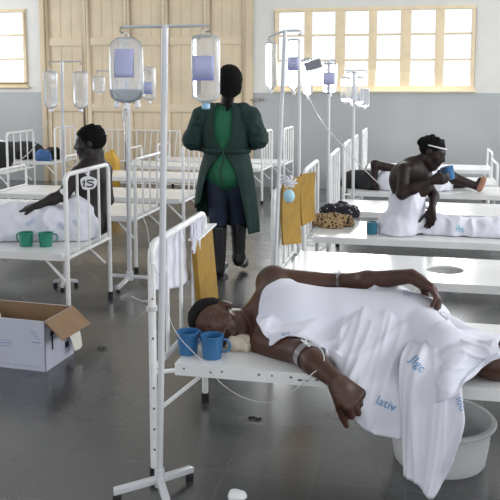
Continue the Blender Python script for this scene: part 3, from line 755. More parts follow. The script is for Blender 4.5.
# ------------------------------------------------------------------ mugs, basin, box and small things
def mug(label, c, r, h, m, handle=0.0, taper=.84, tilt=0.0, group=None):
    t = thing('mug', label, 'mug', c, 0, group)
    g = MB(); g.lathe([(.001, .004), (r * taper, 0), (r * taper, .0015), (r * (taper + (1 - taper) * .35), h * .35), (r * .98, h * .85), (r, h - .006), (r * 1.04, h - .003), (r * 1.03, h), (r * .94, h), (r * .90, h * .8), (r * taper * .93, .006), (.001, .005)], c, 28, cap=False); g.build('cup', m, t, smooth=50)
    a = handle; d = Vector((math.cos(a), math.sin(a), 0)); C = Vector(c)
    g = MB(); g.tube(cr([C + d * r * .93 + Vector((0, 0, h * .85)), C + d * (r + .018) + Vector((0, 0, h * .84)), C + d * (r + .028) + Vector((0, 0, h * .62)), C + d * (r + .02) + Vector((0, 0, h * .36)), C + d * r * .9 + Vector((0, 0, h * .28))], 5), .0045, 8); g.build('handle', m, t)
    return t
c1 = pz(187.5, 355.5, BZ); c2 = pz(211.5, 358.5, BZ)
mug('blue plastic mug nearest the bed post by the head of the patient', (c1[0] - .005, c1[1] + .024, BZ + .001), .043, .088, M_blue, R(60))
mug('blue plastic mug with visible handle just before the face of the patient', (c2[0], c2[1] + .012, BZ + .001), .043, .088, M_blue, R(-5))
g1 = pz(24, 247, BZ); mug('green plastic mug, left one on the bed tagged 15', (g1[0], g1[1] + .03, BZ + .001), .047, .09, M_cupgreen, R(170))
g2 = pz(43, 247.5, BZ); mug('green plastic mug closer to the post of the bed tagged 15', (g2[0], g2[1] + .04, BZ + .001), .046, .088, M_cupgreen, R(30))
g3 = pz(371.5, 235, BZ); mug('teal plastic mug on the bed next to the drinking person', (g3[0], g3[1] + .04, BZ + .001), .038, .085, M_teal, R(110), taper=.95)

def crumple(name, label, cat, c, r, m, seed, flat=True, h=.006, amp=.014, scl=(26, 26, 26)):
    c = np.array(c, float); rnd = random.Random(seed); ps = []
    for k in range(7):
        o = np.array([rnd.uniform(-.6, .6) * r[0], rnd.uniform(-.6, .6) * r[1], 0]); ps.append(ell_(c + o + np.array([0, 0, r[2] * rnd.uniform(.3, .5)]), np.array([r[0] * rnd.uniform(.4, .6), r[1] * rnd.uniform(.4, .6), r[2] * rnd.uniform(.4, .6)])))
    V, Q = SDF([(.02, ps)]).mesh(h); V = relax(V, Q, 1); V = wrinkle(V, Q, amp, scl, seed); V[:, 2] = np.maximum(V[:, 2], c[2] + .001)
    return tag(obj_from(name, V.tolist(), Q.tolist(), m, None, smooth=180), label, cat)
cc = pz(238, 351, BZ); crumple('cream_cloth', 'crumpled cream cloth under the chin of the patient', 'cloth', (cc[0], cc[1] + .03, BZ), (.062, .045, .05), M_cream, 3, amp=.008)
def pattern_mat(name, a, b, scale, dot=.35):
    m = bpy.data.materials.new(name); m.use_nodes = True; nt = m.node_tree; p = nt.nodes['Principled BSDF']; p.inputs['Roughness'].default_value = .9
    tc = nt.nodes.new('ShaderNodeTexCoord'); v = nt.nodes.new('ShaderNodeTexVoronoi'); v.inputs['Scale'].default_value = scale; nt.links.new(tc.outputs['Object'], v.inputs['Vector'])
    rp = nt.nodes.new('ShaderNodeValToRGB'); rp.color_ramp.elements[0].color = (*a, 1); rp.color_ramp.elements[1].color = (*b, 1); rp.color_ramp.elements[0].position = dot; rp.color_ramp.elements[1].position = dot + .12
    nt.links.new(v.outputs['Distance'], rp.inputs['Fac']); nt.links.new(rp.outputs['Color'], p.inputs['Base Color']); return m
M_leo = pattern_mat('leopard_print', (.03, .018, .01), (.38, .25, .12), 42)
M_floral = pattern_mat('dark_floral_print', (.45, .42, .42), (.025, .022, .03), 34, .2)
cl = pz(328, 229, BZ); crumple('printed_cloth', 'leopard print cloth bundled on the bed of the drinking person', 'cloth', (cl[0], cl[1] + .10, BZ), (.15, .10, .09), M_leo, 5, amp=.012, h=.009, scl=(14, 14, 18))
cl = pz(336, 220, BZ); crumple('printed_cloth', 'dark floral cloth bundled behind the leopard print cloth', 'cloth', (cl[0] + .02, cl[1] + .12, BZ), (.15, .08, .12), M_floral, 9, amp=.012, h=.009, scl=(14, 14, 18))

# basin under the front bed
bc = (py(440, 430, 3.0)[0], 3.0, 0)
t = thing('basin', 'grey white plastic basin on the floor under the front bed', 'basin', bc)
g = MB(); g.lathe([(.001, .004), (.172, 0), (.177, .006), (.190, .09), (.194, .15), (.196, .158), (.212, .160), (.216, .168), (.210, .175), (.194, .176), (.187, .15), (.182, .09), (.168, .012), (.001, .010)], bc, 56, cap=False); g.build('bowl', M_basin, t, smooth=40)

# cardboard box
A = pz(46, 372, 0); B = pz(78, 349, 0); 
a0 = Vector((A[0], A[1], 0)); dr = (Vector((B[0], B[1], 0)) - a0); dl = Vector((-1, .06, 0)).normalized()
B = pz(74, 353, 0); dr = Vector((B[0], B[1], 0)) - a0
Lw, Wd, Hh = .50, dr.length, 0.0
dr.normalize()
Hh = py(48, 322, A[1])[2]
t = thing('cardboard_box', 'open white cardboard box with brown flaps on the floor at left', 'box', a0)
fl = Vector((0, 0, Hh)); th = .006
c00, c10, c11, c01 = a0, a0 + dl * Lw, a0 + dl * Lw + dr * Wd, a0 + dr * Wd
def wallp(mb, p, q, n):   # vertical panel with thickness towards n
    v = [p, q, q + fl, p + fl]; v = v + [k + n * th for k in v]
    mb.add(v, [(0, 1, 2, 3), (7, 6, 5, 4), (0, 4, 5, 1), (1, 5, 6, 2), (2, 6, 7, 3), (3, 7, 4, 0)])
g = MB(); wallp(g, c00, c10, dr); wallp(g, c10, c11, -dl); wallp(g, c11, c01, -dr); wallp(g, c01, c00, dl)
z_ = Vector((0, 0, .004)); g.add([c00 + z_, c10 + z_, c11 + z_, c01 + z_], [(0, 1, 2, 3)])
g.build('outer_walls', M_boxwhite, t, smooth=0)
g = MB()
ins = lambda p, k: p + (dl * .0065 + dr * .0065 if k == 0 else -dl * .0065 + dr * .0065 if k == 1 else -dl * .0065 - dr * .0065 if k == 2 else dl * .0065 - dr * .0065) + Vector((0, 0, .006))
I = [ins(c00, 0), ins(c10, 1), ins(c11, 2), ins(c01, 3)]; up_ = Vector((0, 0, Hh - .006))
g.add(I + [p + up_ for p in I], [(0, 1, 2, 3), (0, 1, 5, 4), (1, 2, 6, 5), (2, 3, 7, 6), (3, 0, 4, 7)]); g.build('lining', M_card, t, smooth=0)
def flap(p, q, d1, d2, l, name='flap'):
    r1 = p + d1 * l; r2 = q + d2 * l; n = (q - p).cross(r1 - p).normalized() * .003
    v = [p, q, r2, r1]; mb = MB(); mb.add([k + n for k in v] + [k - n for k in v], [(0, 1, 2, 3), (7, 6, 5, 4), (0, 4, 5, 1), (1, 5, 6, 2), (2, 6, 7, 3), (3, 7, 4, 0)])
    return mb.build(name, M_card, t, smooth=0)
flap(c00 + fl, c01 + fl, Vector((.78, -.16, -.60)).normalized(), Vector((.70, -.05, -.62)).normalized(), .14)
flap(c01 + fl, c11 + fl, Vector((-.03, .35, -.95)).normalized(), Vector((.03, .35, -.95)).normalized(), .12)
flap(c10 + fl, c11 + fl, Vector((-.8, 0, .35)).normalized(), Vector((-.8, 0, .35)).normalized(), .12)
# torn tape and paper at the end of the box
tp = a0 + dr * Wd * .75 + Vector((.004, 0, Hh * .62))
cloth_panel('torn_tape', None, None, [[tp + dr * -.03, tp + dr * .03, tp + dr * .07], [tp + dr * -.02 + Vector((.03, 0, -.05)), tp + dr * .04 + Vector((.035, 0, -.05)), tp + dr * .08 + Vector((.03, 0, -.04))], [tp + dr * .0 + Vector((.05, -.02, -.12)), tp + dr * .03 + Vector((.06, -.01, -.12)), tp + dr * .05 + Vector((.06, 0, -.11))]], M_tape, t, th=.002)
# prints
def onface(mb, o, ux_, u0, u1, z0, z1, n): 
    p = [o + ux_ * u0 + Vector((0, 0, z0)), o + ux_ * u1 + Vector((0, 0, z0)), o + ux_ * u1 + Vector((0, 0, z1)), o + ux_ * u0 + Vector((0, 0, z1))]
    mb.add([k + n * .0005 for k in p] + [k + n * .0012 for k in p], [(4, 5, 6, 7), (0, 1, 5, 4), (1, 2, 6, 5), (2, 3, 7, 6), (3, 0, 4, 7)])
g = MB(); nf = -dr
nf = Vector((dl.y, -dl.x, 0)); nf = nf if nf.y < 0 else -nf
for u0, u1, z0, z1 in ((.20, .35, .148, .151), (.20, .35, .118, .121), (.20, .203, .118, .151), (.347, .35, .118, .151)): onface(g, a0, dl, u0, u1, z0, z1, nf)
for k in range(9): onface(g, a0, dl, .212 + k * .014, .221 + k * .014, .131, .139, nf)
onface(g, a0, dl, .025, .08, .150, .156, nf)
for k in range(4): onface(g, a0, dl, .03 + .008 * k, .05 + .011 * k, .17 + .012 * k, .174 + .012 * k, nf)
onface(g, a0, dl, .02, .42, .022, .024, nf)
g.build('blue_print', mat('faded_blue_print', (.30, .33, .55), .7), t, smooth=0)
g = MB(); ne = Vector((dr.y, -dr.x, 0)); o_ = a0 + dr * .07
onface(g, o_, dr, -.008, .008, Hh * .36, Hh * .66, ne)
p = [o_ + dr * -.024 + Vector((0, 0, Hh * .66)), o_ + dr * .024 + Vector((0, 0, Hh * .66)), o_ + Vector((0, 0, Hh * .84))]; g.add([k + ne * .0012 for k in p], [(0, 1, 2)])
onface(g, a0, dr, .20, .24, Hh * .22, Hh * .34, ne)
g.build('arrow_print', M_black, t, smooth=0)
# crumpled plastic in the box
crumple('plastic_wrap', 'crumpled clear plastic inside the open cardboard box', 'plastic wrap', tuple(a0 + dl * .38 + dr * .13 + Vector((0, 0, .01))), (.08, .08, Hh * .95), M_tape, 12, amp=.012, h=.009)
# small litter on the floor
p = pz(237, 498, 0); crumple('paper_scrap', 'small white paper scrap on the floor at the bottom edge', 'paper', (p[0], p[1], 0), (.03, .02, .018), M_paper, 21, amp=.005, h=.004)
p = pz(102, 349, 0)
g = MB(); g.tube(cr([(p[0] + .025 * math.cos(a), p[1] + .02 * math.sin(a), .004 + .003 * (k % 2)) for k, a in enumerate(np.linspace(.3, 5.6, 9))], 4), .0025, 6); tag(g.build('wire_loop', M_black), 'small dark wire loop on the floor right of the box', 'wire')
p = pz(254, 419, 0)
g = MB(); g.tube(cr([(p[0] - .025, p[1], .004), (p[0], p[1] + .008, .005), (p[0] + .02, p[1] - .004, .004), (p[0] + .03, p[1] + .01, .004)], 4), .004, 6); tag(g.build('twig_scrap', M_black), 'small dark scrap on the floor under the front bed', 'scrap')

# barred rail leaning at the beige door
t = thing('bed_rail', 'long white barred rail standing against the beige door', 'bed rail', py(143, 165, 10.72))
g = MB(); p0, p1 = py(106, 130, 10.72), py(180, 132, 10.72); zb = .0
g.tube([(p0[0], 10.72, 0), (p0[0], 10.72, p0[2]), (p1[0], 10.72, p0[2]), (p1[0], 10.72, 0)], .014, 8); g.tube([(p0[0], 10.72, .35), (p1[0], 10.72, .35)], .012, 8); g.build('frame', M_white, t)
for k in range(1, 12):
    x = p0[0] + (p1[0] - p0[0]) * k / 12; g = MB(); g.tube([(x, 10.72, .35), (x + (.05 if k > 5 else 0), 10.72, p0[2])], .008, 6); g.build('bar', M_white, t)
# yellow container
p = py(110, 158, 9.2)
t = thing('water_container', 'yellow plastic container behind the head of the person in bed 15', 'container', (p[0], 9.2, 0))
g = MB(); g.loft([(0, .10, .08), (.02, .115, .09), (.50, .115, .09), (.56, .10, .08), (.60, .06, .05), (.62, .055, .045)], (p[0], 9.2, 0), 0, e=4); g.build('body', M_yellow, t)
g = MB(); g.lathe([(.03, .615), (.03, .65), (.02, .655)], (p[0] + .03, 9.2, 0), 12); g.build('lid', M_yellow, t)

# ------------------------------------------------------------------ people
def L3(*a): return np.array(a, float)
def lathe_local(): pass
def hair_cap(name, c, M, parent, s=1.0, r=(.080, .102, .092), slope=(.75, -.66, -.015), h=.006, m=None, lump=.0, extra=None, bumps=None):
    c = np.array(c, float)
    def cut(P):
        q = (P - c) @ M / s
        return (q[..., 1] * slope[0] + q[..., 2] * slope[1] + slope[2]) * s
    ps = [ell_(c + M @ (np.array([0, -.012, .030]) * s), np.array(r) * s, M)]
    g = [(0.01, ps)]
    sd = SDF(g, cut=cut)
    if bumps: 
        gg = [(0.012, ps + [ell_(c + M @ (np.array(b[:3]) * s), np.array([b[3]] * 3) * s) for b in bumps])]
        sd = SDF(gg, cut=cut)
    return sdf_obj(name, sd, h, m or M_hair, parent, 1, (lump, (60, 60, 60), 3, False) if lump else None)
def eyes(c, M, parent, s=1.0, closed=False):
    for sx in (-1, 1):
        o = Vector(np.array(c) + M @ (np.array([sx * .033, .0845, .009]) * s))
        g = MB(); g.sphere(o, .0095 * s, 10, 8, (1, 1, .7)); e = g.build('eyelid' if closed else 'eye', M_skin if closed else mat('dark_eye', (.02, .015, .012), .2), parent)

# ---- the patient on the front bed
PT = thing('person', 'person lying on the front bed, face to the camera, under a white sheet', 'person', (-.2, 3.0, BZ))
HS = 1.08; Hc = py(219, 323, 2.93); HM = frame((.16, -.97, .02), (-.93, -.08, .30))
nk = np.array(Hc) + HM @ L3(0, -.03, -.075)
shL, shR = py(274, 284, 3.14), py(262, 343, 2.86)
elL, wrL = py(341, 284, 3.20), py(411, 276, 3.02)
elR, wrR = py(303, 353, 2.72), py(335, 380, 2.56)
chest = L3(-.42, 3.0, .562)
body = [
    (.05, [ell_((-.47, 3.0, .555), (.17, .145, .115)), ell_((-.27, 3.02, .55), (.19, .125, .105)), ell_((-.08, 3.03, .55), (.17, .13, .105)), ell_((.02, 3.02, .545), (.14, .14, .098)),
           cap_(nk, (-.57, 3.0, .56), .052, .062), cap_((-.55, 3.05, .60), shL, .075, .080), cap_((-.55, 2.95, .53), shR, .06, .052)]),
    (.02, [cap_(shL, elL, .070, .043), cap_(elL, np.array(elL) * .6 + np.array(wrL) * .4, .044, .042), cap_(np.array(elL) * .6 + np.array(wrL) * .4, wrL, .042, .029)]),
    (.02, [cap_(shR, elR, .056, .045), cap_(elR, np.array(elR) * .62 + np.array(wrR) * .38, .046, .044), cap_(np.array(elR) * .62 + np.array(wrR) * .38, wrR, .044, .030)]),
    (.03, [cap_((.04, 3.02, .54), (.24, 2.85, .508), .08, .055), cap_((.24, 2.85, .508), (.42, 2.87, .498), .053, .050), cap_((.42, 2.87, .498), (.68, 2.93, .49), .052, .036), cap_((.68, 2.93, .48), (.80, 2.88, .475), .034, .026)]),
    (.03, [cap_((.04, 2.95, .54), (.14, 2.76, .53), .088, .065), cap_((.14, 2.76, .53), (.30, 2.735, .502), .060, .056), cap_((.30, 2.735, .502), (.58, 2.76, .49), .056, .036), cap_((.58, 2.76, .48), (.70, 2.72, .475), .034, .026)]),
] + head_prims(Hc, HM, HS)
dl_ = np.array(py(432, 290, 3.08)) - np.array(wrL)
PCL = SDF([g_ for k_, g_ in enumerate(body) if k_ != 1], .008)     # what the sheet rests on
body += hand_groups(wrL, (.84, -.25, -.40), (-.40, -.30, -.85), 1, (30, 40, 30), 1.2)
body += hand_groups(wrR, (.72, -.16, -.60), (-.20, .75, -.62), -1, (46, 62, 50), 1.22, .45)
PSDF = SDF(body, .008)
V, Q = PSDF.mesh(.0052); V = relax(V, Q, 2, .4)
PB = obj_from('body', V.tolist(), Q.tolist(), M_skin, PT, smooth=180)
hair_cap('hair', Hc, HM, PT, HS, lump=.002, h=.005, slope=(.72, -.69, .012))
eyes(Hc, HM, PT, HS, True)

# ---- the white sheet over the patient
def catgrid(rows, nu, nv):
    a = [cr(r_, nu) for r_ in rows]
    b = [cr([tuple(p) for p in c], nv) for c in zip(*a)]
    return np.array(b).transpose(1, 0, 2)      # rows x cols x 3
def push_out(G, sdf, d):
    sh = G.shape; P = G.reshape(-1, 3).copy()
    for _ in range(4):
        f = sdf.at(P); e = .004
        g = np.stack([sdf.at(P + np.eye(3)[i] * e) - f for i in range(3)], 1); g /= np.maximum(np.linalg.norm(g, axis=1), 1e-9)[:, None]
        mv = np.where((f < d) & (f > -.09), d - f, 0); P += g * mv[:, None]
    return P.reshape(sh)
YF = 2.628
def off_bed(G):
    z = G[..., 2]; y = G[..., 1]
    ins = (z < BZ + .004) & (y > YF)
    near = ins & (y < YF + .10)
    G[..., 1] = np.where(near, YF, y)
    G[..., 2] = np.where(ins & ~near, BZ + .004, z)
    return G
def gnorm(G):
    du = np.gradient(G, axis=1); dv = np.gradient(G, axis=0); n = np.cross(du, dv); return n / np.maximum(np.linalg.norm(n, axis=2), 1e-9)[..., None]
def folds(G, fn):
    n = gnorm(G); s = np.sign((n * (CAM - G)).sum(-1)).mean(); s = 1 if s >= 0 else -1
    d = np.array([[fn(i / (G.shape[0] - 1), j / (G.shape[1] - 1)) for j in range(G.shape[1])] for i in range(G.shape[0])])
    return G + n * s * d[..., None]
def rid(x, y, z=0): return 1 - 2 * abs(noise.noise(Vector((x, y, z))))
def shp(x, y, z=0): return max(0.0, 1 - 2.6 * abs(noise.noise(Vector((x, y, z))))) ** 1.6
def nz(x, y, z=0): return noise.noise(Vector((x, y, z)))
def pt(*a): return tuple(py(*a))
rowsA = [
    [pt(292, 286, 3.12), pt(310, 286, 3.12), pt(336, 295, 3.13), pt(358, 291, 3.13), pt(380, 283, 3.13), pt(404, 288, 3.13), pt(452, 324, 3.06)],
    [pt(273, 297, 3.02), pt(301, 292, 3.06), pt(336, 299, 3.08), pt(357, 295, 3.08), pt(379, 288, 3.08), pt(403, 293, 3.08), pt(452, 328, 3.00)],
    [pt(257, 318, 2.86), pt(292, 314, 2.90), pt(330, 318, 2.92), pt(353, 318, 2.90), pt(378, 316, 2.90), pt(406, 316, 2.92), pt(450, 338, 2.90)],
    [pt(261, 331, 2.80), pt(293, 334, 2.80), pt(328, 346, 2.77), pt(350, 352, 2.74), pt(377, 352, 2.74), pt(406, 352, 2.74), pt(448, 354, 2.76)],
    [pt(270, 340, 2.78), pt(297, 343, 2.77), pt(330, 354, 2.74), pt(347, 385, 2.60), pt(376, 388, 2.60), pt(408, 390, 2.60), pt(446, 385, 2.63)],
    [pt(275, 342, 2.78), pt(299, 346, 2.765), pt(334, 360, 2.725), pt(349, 411, 2.59), pt(374, 433, 2.585), pt(408, 437, 2.59), pt(446, 428, 2.62)]]
gA = catgrid(rowsA, 22, 20)
gA = folds(gA, lambda v, u: (.012 * shp(u * 5.5 + v * 2.6, v * .9, 3) + .007 * shp(u * 9.5 + v * 3.2, v * 1.1, 8) + .008 * shp(u * 3 + v * 7, v * 2 - u * 3, 5) + .008 * nz(u * 5, v * 5, 1)) * min(1, .35 + 3 * v))
rowsB = [
    [pt(414, 336, 2.90), pt(424, 334, 2.90), pt(436, 335, 2.90), pt(447, 337, 2.90)],
    [pt(406, 350, 2.72), pt(420, 349, 2.70), pt(436, 350, 2.70), pt(452, 351, 2.72)],
    [pt(401, 368, 2.625), pt(418, 370, 2.60), pt(440, 372, 2.60), pt(458, 374, 2.62)],
    [pt(401, 400, 2.585), pt(418, 400, 2.565), pt(444, 399, 2.565), pt(461, 400, 2.58)],
    [pt(403, 438, 2.575), pt(419, 444, 2.555), pt(442, 446, 2.555), pt(463, 424, 2.57)],
    [pt(405, 474, 2.565), pt(418, 484, 2.55), pt(433, 497, 2.55), pt(450, 462, 2.56)]]
gB = catgrid(rowsB, 16, 12)
gB = folds(gB, lambda v, u: (.006 + .014 * shp(u * 2.2 + v * .6, v * .7, 12) + .006 * shp(u * 4.5 + v, v * 1.2, 15) + .010 * nz(u * 2, v * 1.5, 4)) * min(1, v * 3))
rowsC = [
    [pt(436, 326, 2.96), pt(447, 324, 2.96), pt(460, 328, 2.95), pt(478, 334, 2.94), pt(497, 342, 2.93)],
    [pt(436, 338, 2.86), pt(448, 336, 2.80), pt(462, 337, 2.80), pt(480, 341, 2.80), pt(499, 345, 2.80)],
    [pt(434, 356, 2.76), pt(447, 354, 2.65), pt(465, 350, 2.66), pt(482, 350, 2.67), pt(499, 348, 2.68)],
    [pt(432, 378, 2.66), pt(446, 376, 2.56), pt(466, 368, 2.62), pt(481, 362, 2.65), pt(497, 353, 2.67)],
    [pt(430, 402, 2.62), pt(443, 402, 2.53), pt(462, 386, 2.57), pt(478, 371, 2.63), pt(495, 358, 2.665)]]
gC = catgrid(rowsC, 18, 16)
gC = folds(gC, lambda v, u: (.010 + .013 * shp(v * 3.4 + u * 1.2, u * 1.1, 22) + .008 * shp(v * 7 - u * 2, u * 1.6, 27) + .008 * nz(u * 3, v * 3, 2)) * min(1, u * 4))
mbS = MB()
for G, k in ((gA, 0), (gB, 1), (gC, 2)):
    K = off_bed(push_out(off_bed(G.copy()), PCL, .008 + .002 * k))
    if k == 1: K[:12] = G[:12] + (K[:12] - G[:12]) * np.linspace(0, 1, 12)[:, None, None]
    if k == 2: K[:, :8] = G[:, :8] + (K[:, :8] - G[:, :8]) * np.linspace(0, 1, 8)[None, :, None]
    G = K
    mbS.rings([[Vector(p) for p in r_] for r_ in G], cap=False, closed=False)
SHEET = mbS.build('bed_sheet', M_sheet, None, smooth=180)
tag(SHEET, 'white sheet with blue print draped over the patient and hanging off the front bed', 'bed sheet')
kn = [(.012, [cap_(py(421, 324, 2.90), py(440, 328, 2.88), .030, .026), cap_(py(438, 328, 2.88), py(455, 338, 2.86), .026, .014), cap_(py(424, 324, 2.90), py(416, 342, 2.83), .024, .010), cap_(py(432, 330, 2.87), py(426, 347, 2.80), .02, .008), cap_(py(444, 332, 2.86), py(446, 348, 2.78), .02, .008)])]
Vk, Qk = SDF(kn).mesh(.005); Vk = relax(Vk, Qk, 2); Vk = wrinkle(Vk, Qk, .008, (30, 30, 22), 17)
obj_from('gathered_fold', Vk.tolist(), Qk.tolist(), M_sheet, SHEET, smooth=180)
bvhS = BVHTree.FromPolygons([Vector(v) for v in mbS.v], mbS.f)
SHEET.modifiers.new('thickness', 'SOLIDIFY').thickness = .003

def print_on(txt, x, y, size, ang, bvh, parent, mirror=False, m=None, shear=0.0):
    cu = bpy.data.curves.new('t', 'FONT'); cu.body = txt; cu.size = 1.0; cu.align_x = 'CENTER'; cu.align_y = 'CENTER'; cu.resolution_u = 3; cu.shear = shear
    o = bpy.data.objects.new('t', cu); COL.objects.link(o); bpy.context.view_layer.update()
    me = bpy.data.meshes.new_from_object(o.evaluated_get(bpy.context.evaluated_depsgraph_get())); bpy.data.objects.remove(o)
    bm = bmesh.new(); bm.from_mesh(me); bmesh.ops.triangulate(bm, faces=bm.faces); bmesh.ops.subdivide_edges(bm, edges=[e for e in bm.edges if e.calc_length() > .12], cuts=1)
    bmesh.ops.triangulate(bm, faces=bm.faces)
    vs = []; ok = True; ca, sa = math.cos(R(ang)), math.sin(R(ang)); bm.verts.index_update(); hit = []
    for v in bm.verts:
        a, b = v.co.x * (-1 if mirror else 1) * size, -v.co.y * size
        d = Vector(ray(x + a * ca - b * sa, y + a * sa + b * ca)).normalized()
        h = bvh.ray_cast(Vector(CAM), d)
        hit.append(h[0] is not None); vs.append(h[0] - d * .006 if h[0] is not None else Vector((0, 0, 0)))
    fs = [[q.index for q in f.verts] for f in bm.faces if all(hit[q.index] for q in f.verts)]; bm.free()
    used = sorted({i for f in fs for i in f}); mp = {i: k for k, i in enumerate(used)}
    if not fs: return None
    return obj_from('blue_print', [vs[i] for i in used], [[mp[i] for i in f] for f in fs], m or M_ink, parent, smooth=180)
M_inkpale = mat('faded_blue_ink', (0.40, 0.50, 0.68), 0.8)
for a in (('lativ', 386, 404, 13, 25, False), ('JIgc', 418, 364, 13, 48, False), ('ler', 407, 292, 12, 25, False), ('iod', 461, 404, 11, 70, False)):
    print_on(*a[:5], bvhS, SHEET, a[5], M_inkpale if a[0] == 'ler' else M_ink)
print_on('\u2014', 283, 337, 15, 17, bvhS, SHEET, False); print_on('aile', 287, 334.5, 8, 15, bvhS, SHEET, False)

# cannulas and tape on both arms
def cannula(label, c, axis, r, up_):
    t = thing('cannula', label, 'cannula', c); C = Vector(c); a = Vector(axis).normalized(); u = Vector(up_) - a * Vector(up_).dot(a); u.normalize(); v = a.cross(u)
    g = MB(); g.rings([[C + a * s + (u * math.cos(k) + v * math.sin(k)) * (r + .001) for k in np.linspace(0, 2 * PI, 25)[:-1]] for s in np.linspace(-.014, .014, 4)], cap=False)
    o = g.build('tape', M_bag, t, smooth=180)
    g = MB(); g.tube([C + u * (r + .004) - a * .03, C + u * (r + .006), C + u * (r + .004) + a * .025], [.003, .005, .003], 8); g.tube([C + u * (r + .006), C + u * (r + .018) + a * .003], .004, 8); g.build('hub', M_cap, t); return t
mid = lambda a, b, k: np.array(a) * (1 - k) + np.array(b) * k
cannula('taped cannula on the upper arm resting along the side of the patient', mid(elL, shL, .04), np.array(elL) - np.array(shL), .050, (0, -.3, 1))
cannula('taped cannula on the arm at the bed edge of the patient', mid(elR, wrR, .12), np.array(wrR) - np.array(elR), .049, (.1, -.4, 1))
tubing('thin tube looping round the wrist of the hanging arm', [pt(303, 344, 2.66), pt(318, 347, 2.64), pt(324, 356, 2.62), pt(322, 366, 2.60), pt(312, 374, 2.58), pt(297, 388, 2.57)], .0022)

# ---- the health worker in green
NX, NY = -1.40, 5.66
NT = thing('person', 'standing health worker in dark green gown seen from behind', 'person', (NX, NY, 0))
def N(x, y, z): return L3(NX + x, NY + y, z)
nM = frame((-.25, 1, -.12), (-.05, .1, 1)); nH = N(.02, .03, 1.50)
nb = [(.05, [cap_(N(0, .0, 1.28), N(.015, .01, 1.42), .055, .048), ell_(N(0, 0, 1.15), (.15, .09, .17)), ell_(N(0, 0, .92), (.14, .09, .14))]),
      (.03, [cap_(N(-.15, 0, 1.27), N(-.245, -.01, 1.05), .045, .038), cap_(N(-.245, -.01, 1.05), N(-.22, .20, 1.0), .036, .025)]),
      (.03, [cap_(N(.15, 0, 1.27), N(.235, .0, 1.07), .045, .038), cap_(N(.235, .0, 1.07), N(.17, .21, 1.02), .036, .025)]),
      (.03, [cap_(N(-.075, 0, .85), N(-.07, .02, .47), .08, .055), cap_(N(-.07, .02, .47), N(-.055, -.03, .10), .05, .036), cap_(N(-.055, -.03, .06), N(-.05, .10, .04), .035, .03)]),
      (.03, [cap_(N(.075, 0, .85), N(.06, .12, .48), .08, .055), cap_(N(.06, .12, .48), N(.07, .12, .13), .05, .036), cap_(N(.07, .12, .11), N(.08, .22, .05), .035, .03)])] + head_prims(nH, nM, .95)
nb += hand_groups(N(-.22, .20, 1.0), (.3, 1, -.1), (.9, -.3, 0), 1, (30, 40, 30), .95) + hand_groups(N(.17, .21, 1.02), (-.3, 1, -.1), (-.9, -.3, 0), -1, (30, 40, 30), .95)
sdf_obj('body', SDF(nb, .01), .0085, M_skin2, NT)
eyes(nH, nM, NT, .95)
hg = [(.025, [ell_(nH + nM @ L3(0, -.018, .025), (.099, .115, .110), nM), ell_(nH + nM @ L3(0, -.055, -.05), (.090, .065, .075), nM), cap_(nH + nM @ L3(.0, -.07, -.08), N(.03, -.10, 1.26), .035, .014)]), (.006, [cap_(nH + nM @ L3(-.075, -.02, .0), nH + nM @ L3(-.086, -.01, -.12), .010, .006)])]
def ncut(P):
    q = (P - nH) @ nM; return np.maximum(q[..., 1] * .75 - q[..., 2] * .5 - .035, -1)
sdf_obj('hair', SDF(hg, cut=ncut), .008, M_hair, NT, 1, (.003, (50, 50, 30), 4, False))
# green scrub shirt
sh = [(.05, [ell_(N(0, 0, 1.15), (.175, .105, .17)), ell_(N(0, 0, .93), (.165, .11, .2)), cap_(N(-.12, 0, 1.275), N(.12, 0, 1.275), .06, .06), ell_(N(0, 0, .80), (.175, .12, .12))])]
sdf_obj('scrub_shirt', SDF(sh), .009, M_scrub, NT, 2, (.004, (14, 14, 8), 2))
# jeans and boots
jn = [(.04, [ell_(N(0, .005, .83), (.15, .105, .12)), cap_(N(-.08, 0, .80), N(-.07, .02, .47), .088, .066), cap_(N(-.07, .02, .47), N(-.06, -.015, .24), .064, .054)]),
      (.03, [cap_(N(.08, 0, .80), N(.06, .12, .48), .088, .064), cap_(N(.06, .12, .48), N(.068, .12, .25), .062, .052)])]
sdf_obj('jeans', SDF(jn, .02), .008, M_jeans, NT, 2, (.004, (16, 16, 10), 6))
for nm_, ps in (('boot', [cap_(N(-.062, -.018, .40), N(-.056, -.03, .10), .068, .052), cap_(N(-.056, -.035, .055), N(-.052, .10, .05), .052, .044)]), ('boot', [cap_(N(.066, .12, .42), N(.07, .12, .16), .066, .050), cap_(N(.07, .12, .12), N(.085, .23, .06), .050, .044), cap_(N(.07, .11, .10), N(.07, .12, .12), .045, .05)])):
    sdf_obj(nm_, SDF([(.02, ps)], cut=lambda P: np.maximum(.001 - P[..., 2], P[..., 2] - .40)), .008, M_boot, NT)
# gown: open down the back
secs = [(1.345, .085, .075, 30), (1.32, .14, .09, 26), (1.28, .195, .105, 20), (1.18, .205, .125, 20), (1.08, .195, .13, 18), (.985, .175, .125, 3), (.93, .185, .13, 14), (.84, .205, .145, 28), (.72, .22, .16, 36), (.58, .235, .17, 42), (.46, .245, .175, 46), (.36, .25, .175, 50)]
G = []
for z, a, b, gap in secs:
    r_ = []
    for k in range(61):
        u = k / 60; th = R(-90 + gap) + (2 * PI - 2 * R(gap)) * u
        fz = (1.0 - z) * .045 if z < .98 else .004
        f = 1 + fz * math.sin(9 * th + z * 3) + fz * .6 * math.sin(17 * th + 1)
        zz = z
        if z < .9: zz = z + (.9 - z) * .42 * max(0, u - .5) * 2
        r_.append((NX + a * f * math.cos(th), NY + .005 + b * f * math.sin(th), zz))
    G.append(r_)
GG = catgrid(G, 2, 5)
g = MB(); g.rings([[Vector(p) for p in r_] for r_ in GG], cap=False, closed=False); o = g.build('gown', M_green, NT, smooth=180); o.modifiers.new('thickness', 'SOLIDIFY').thickness = .006
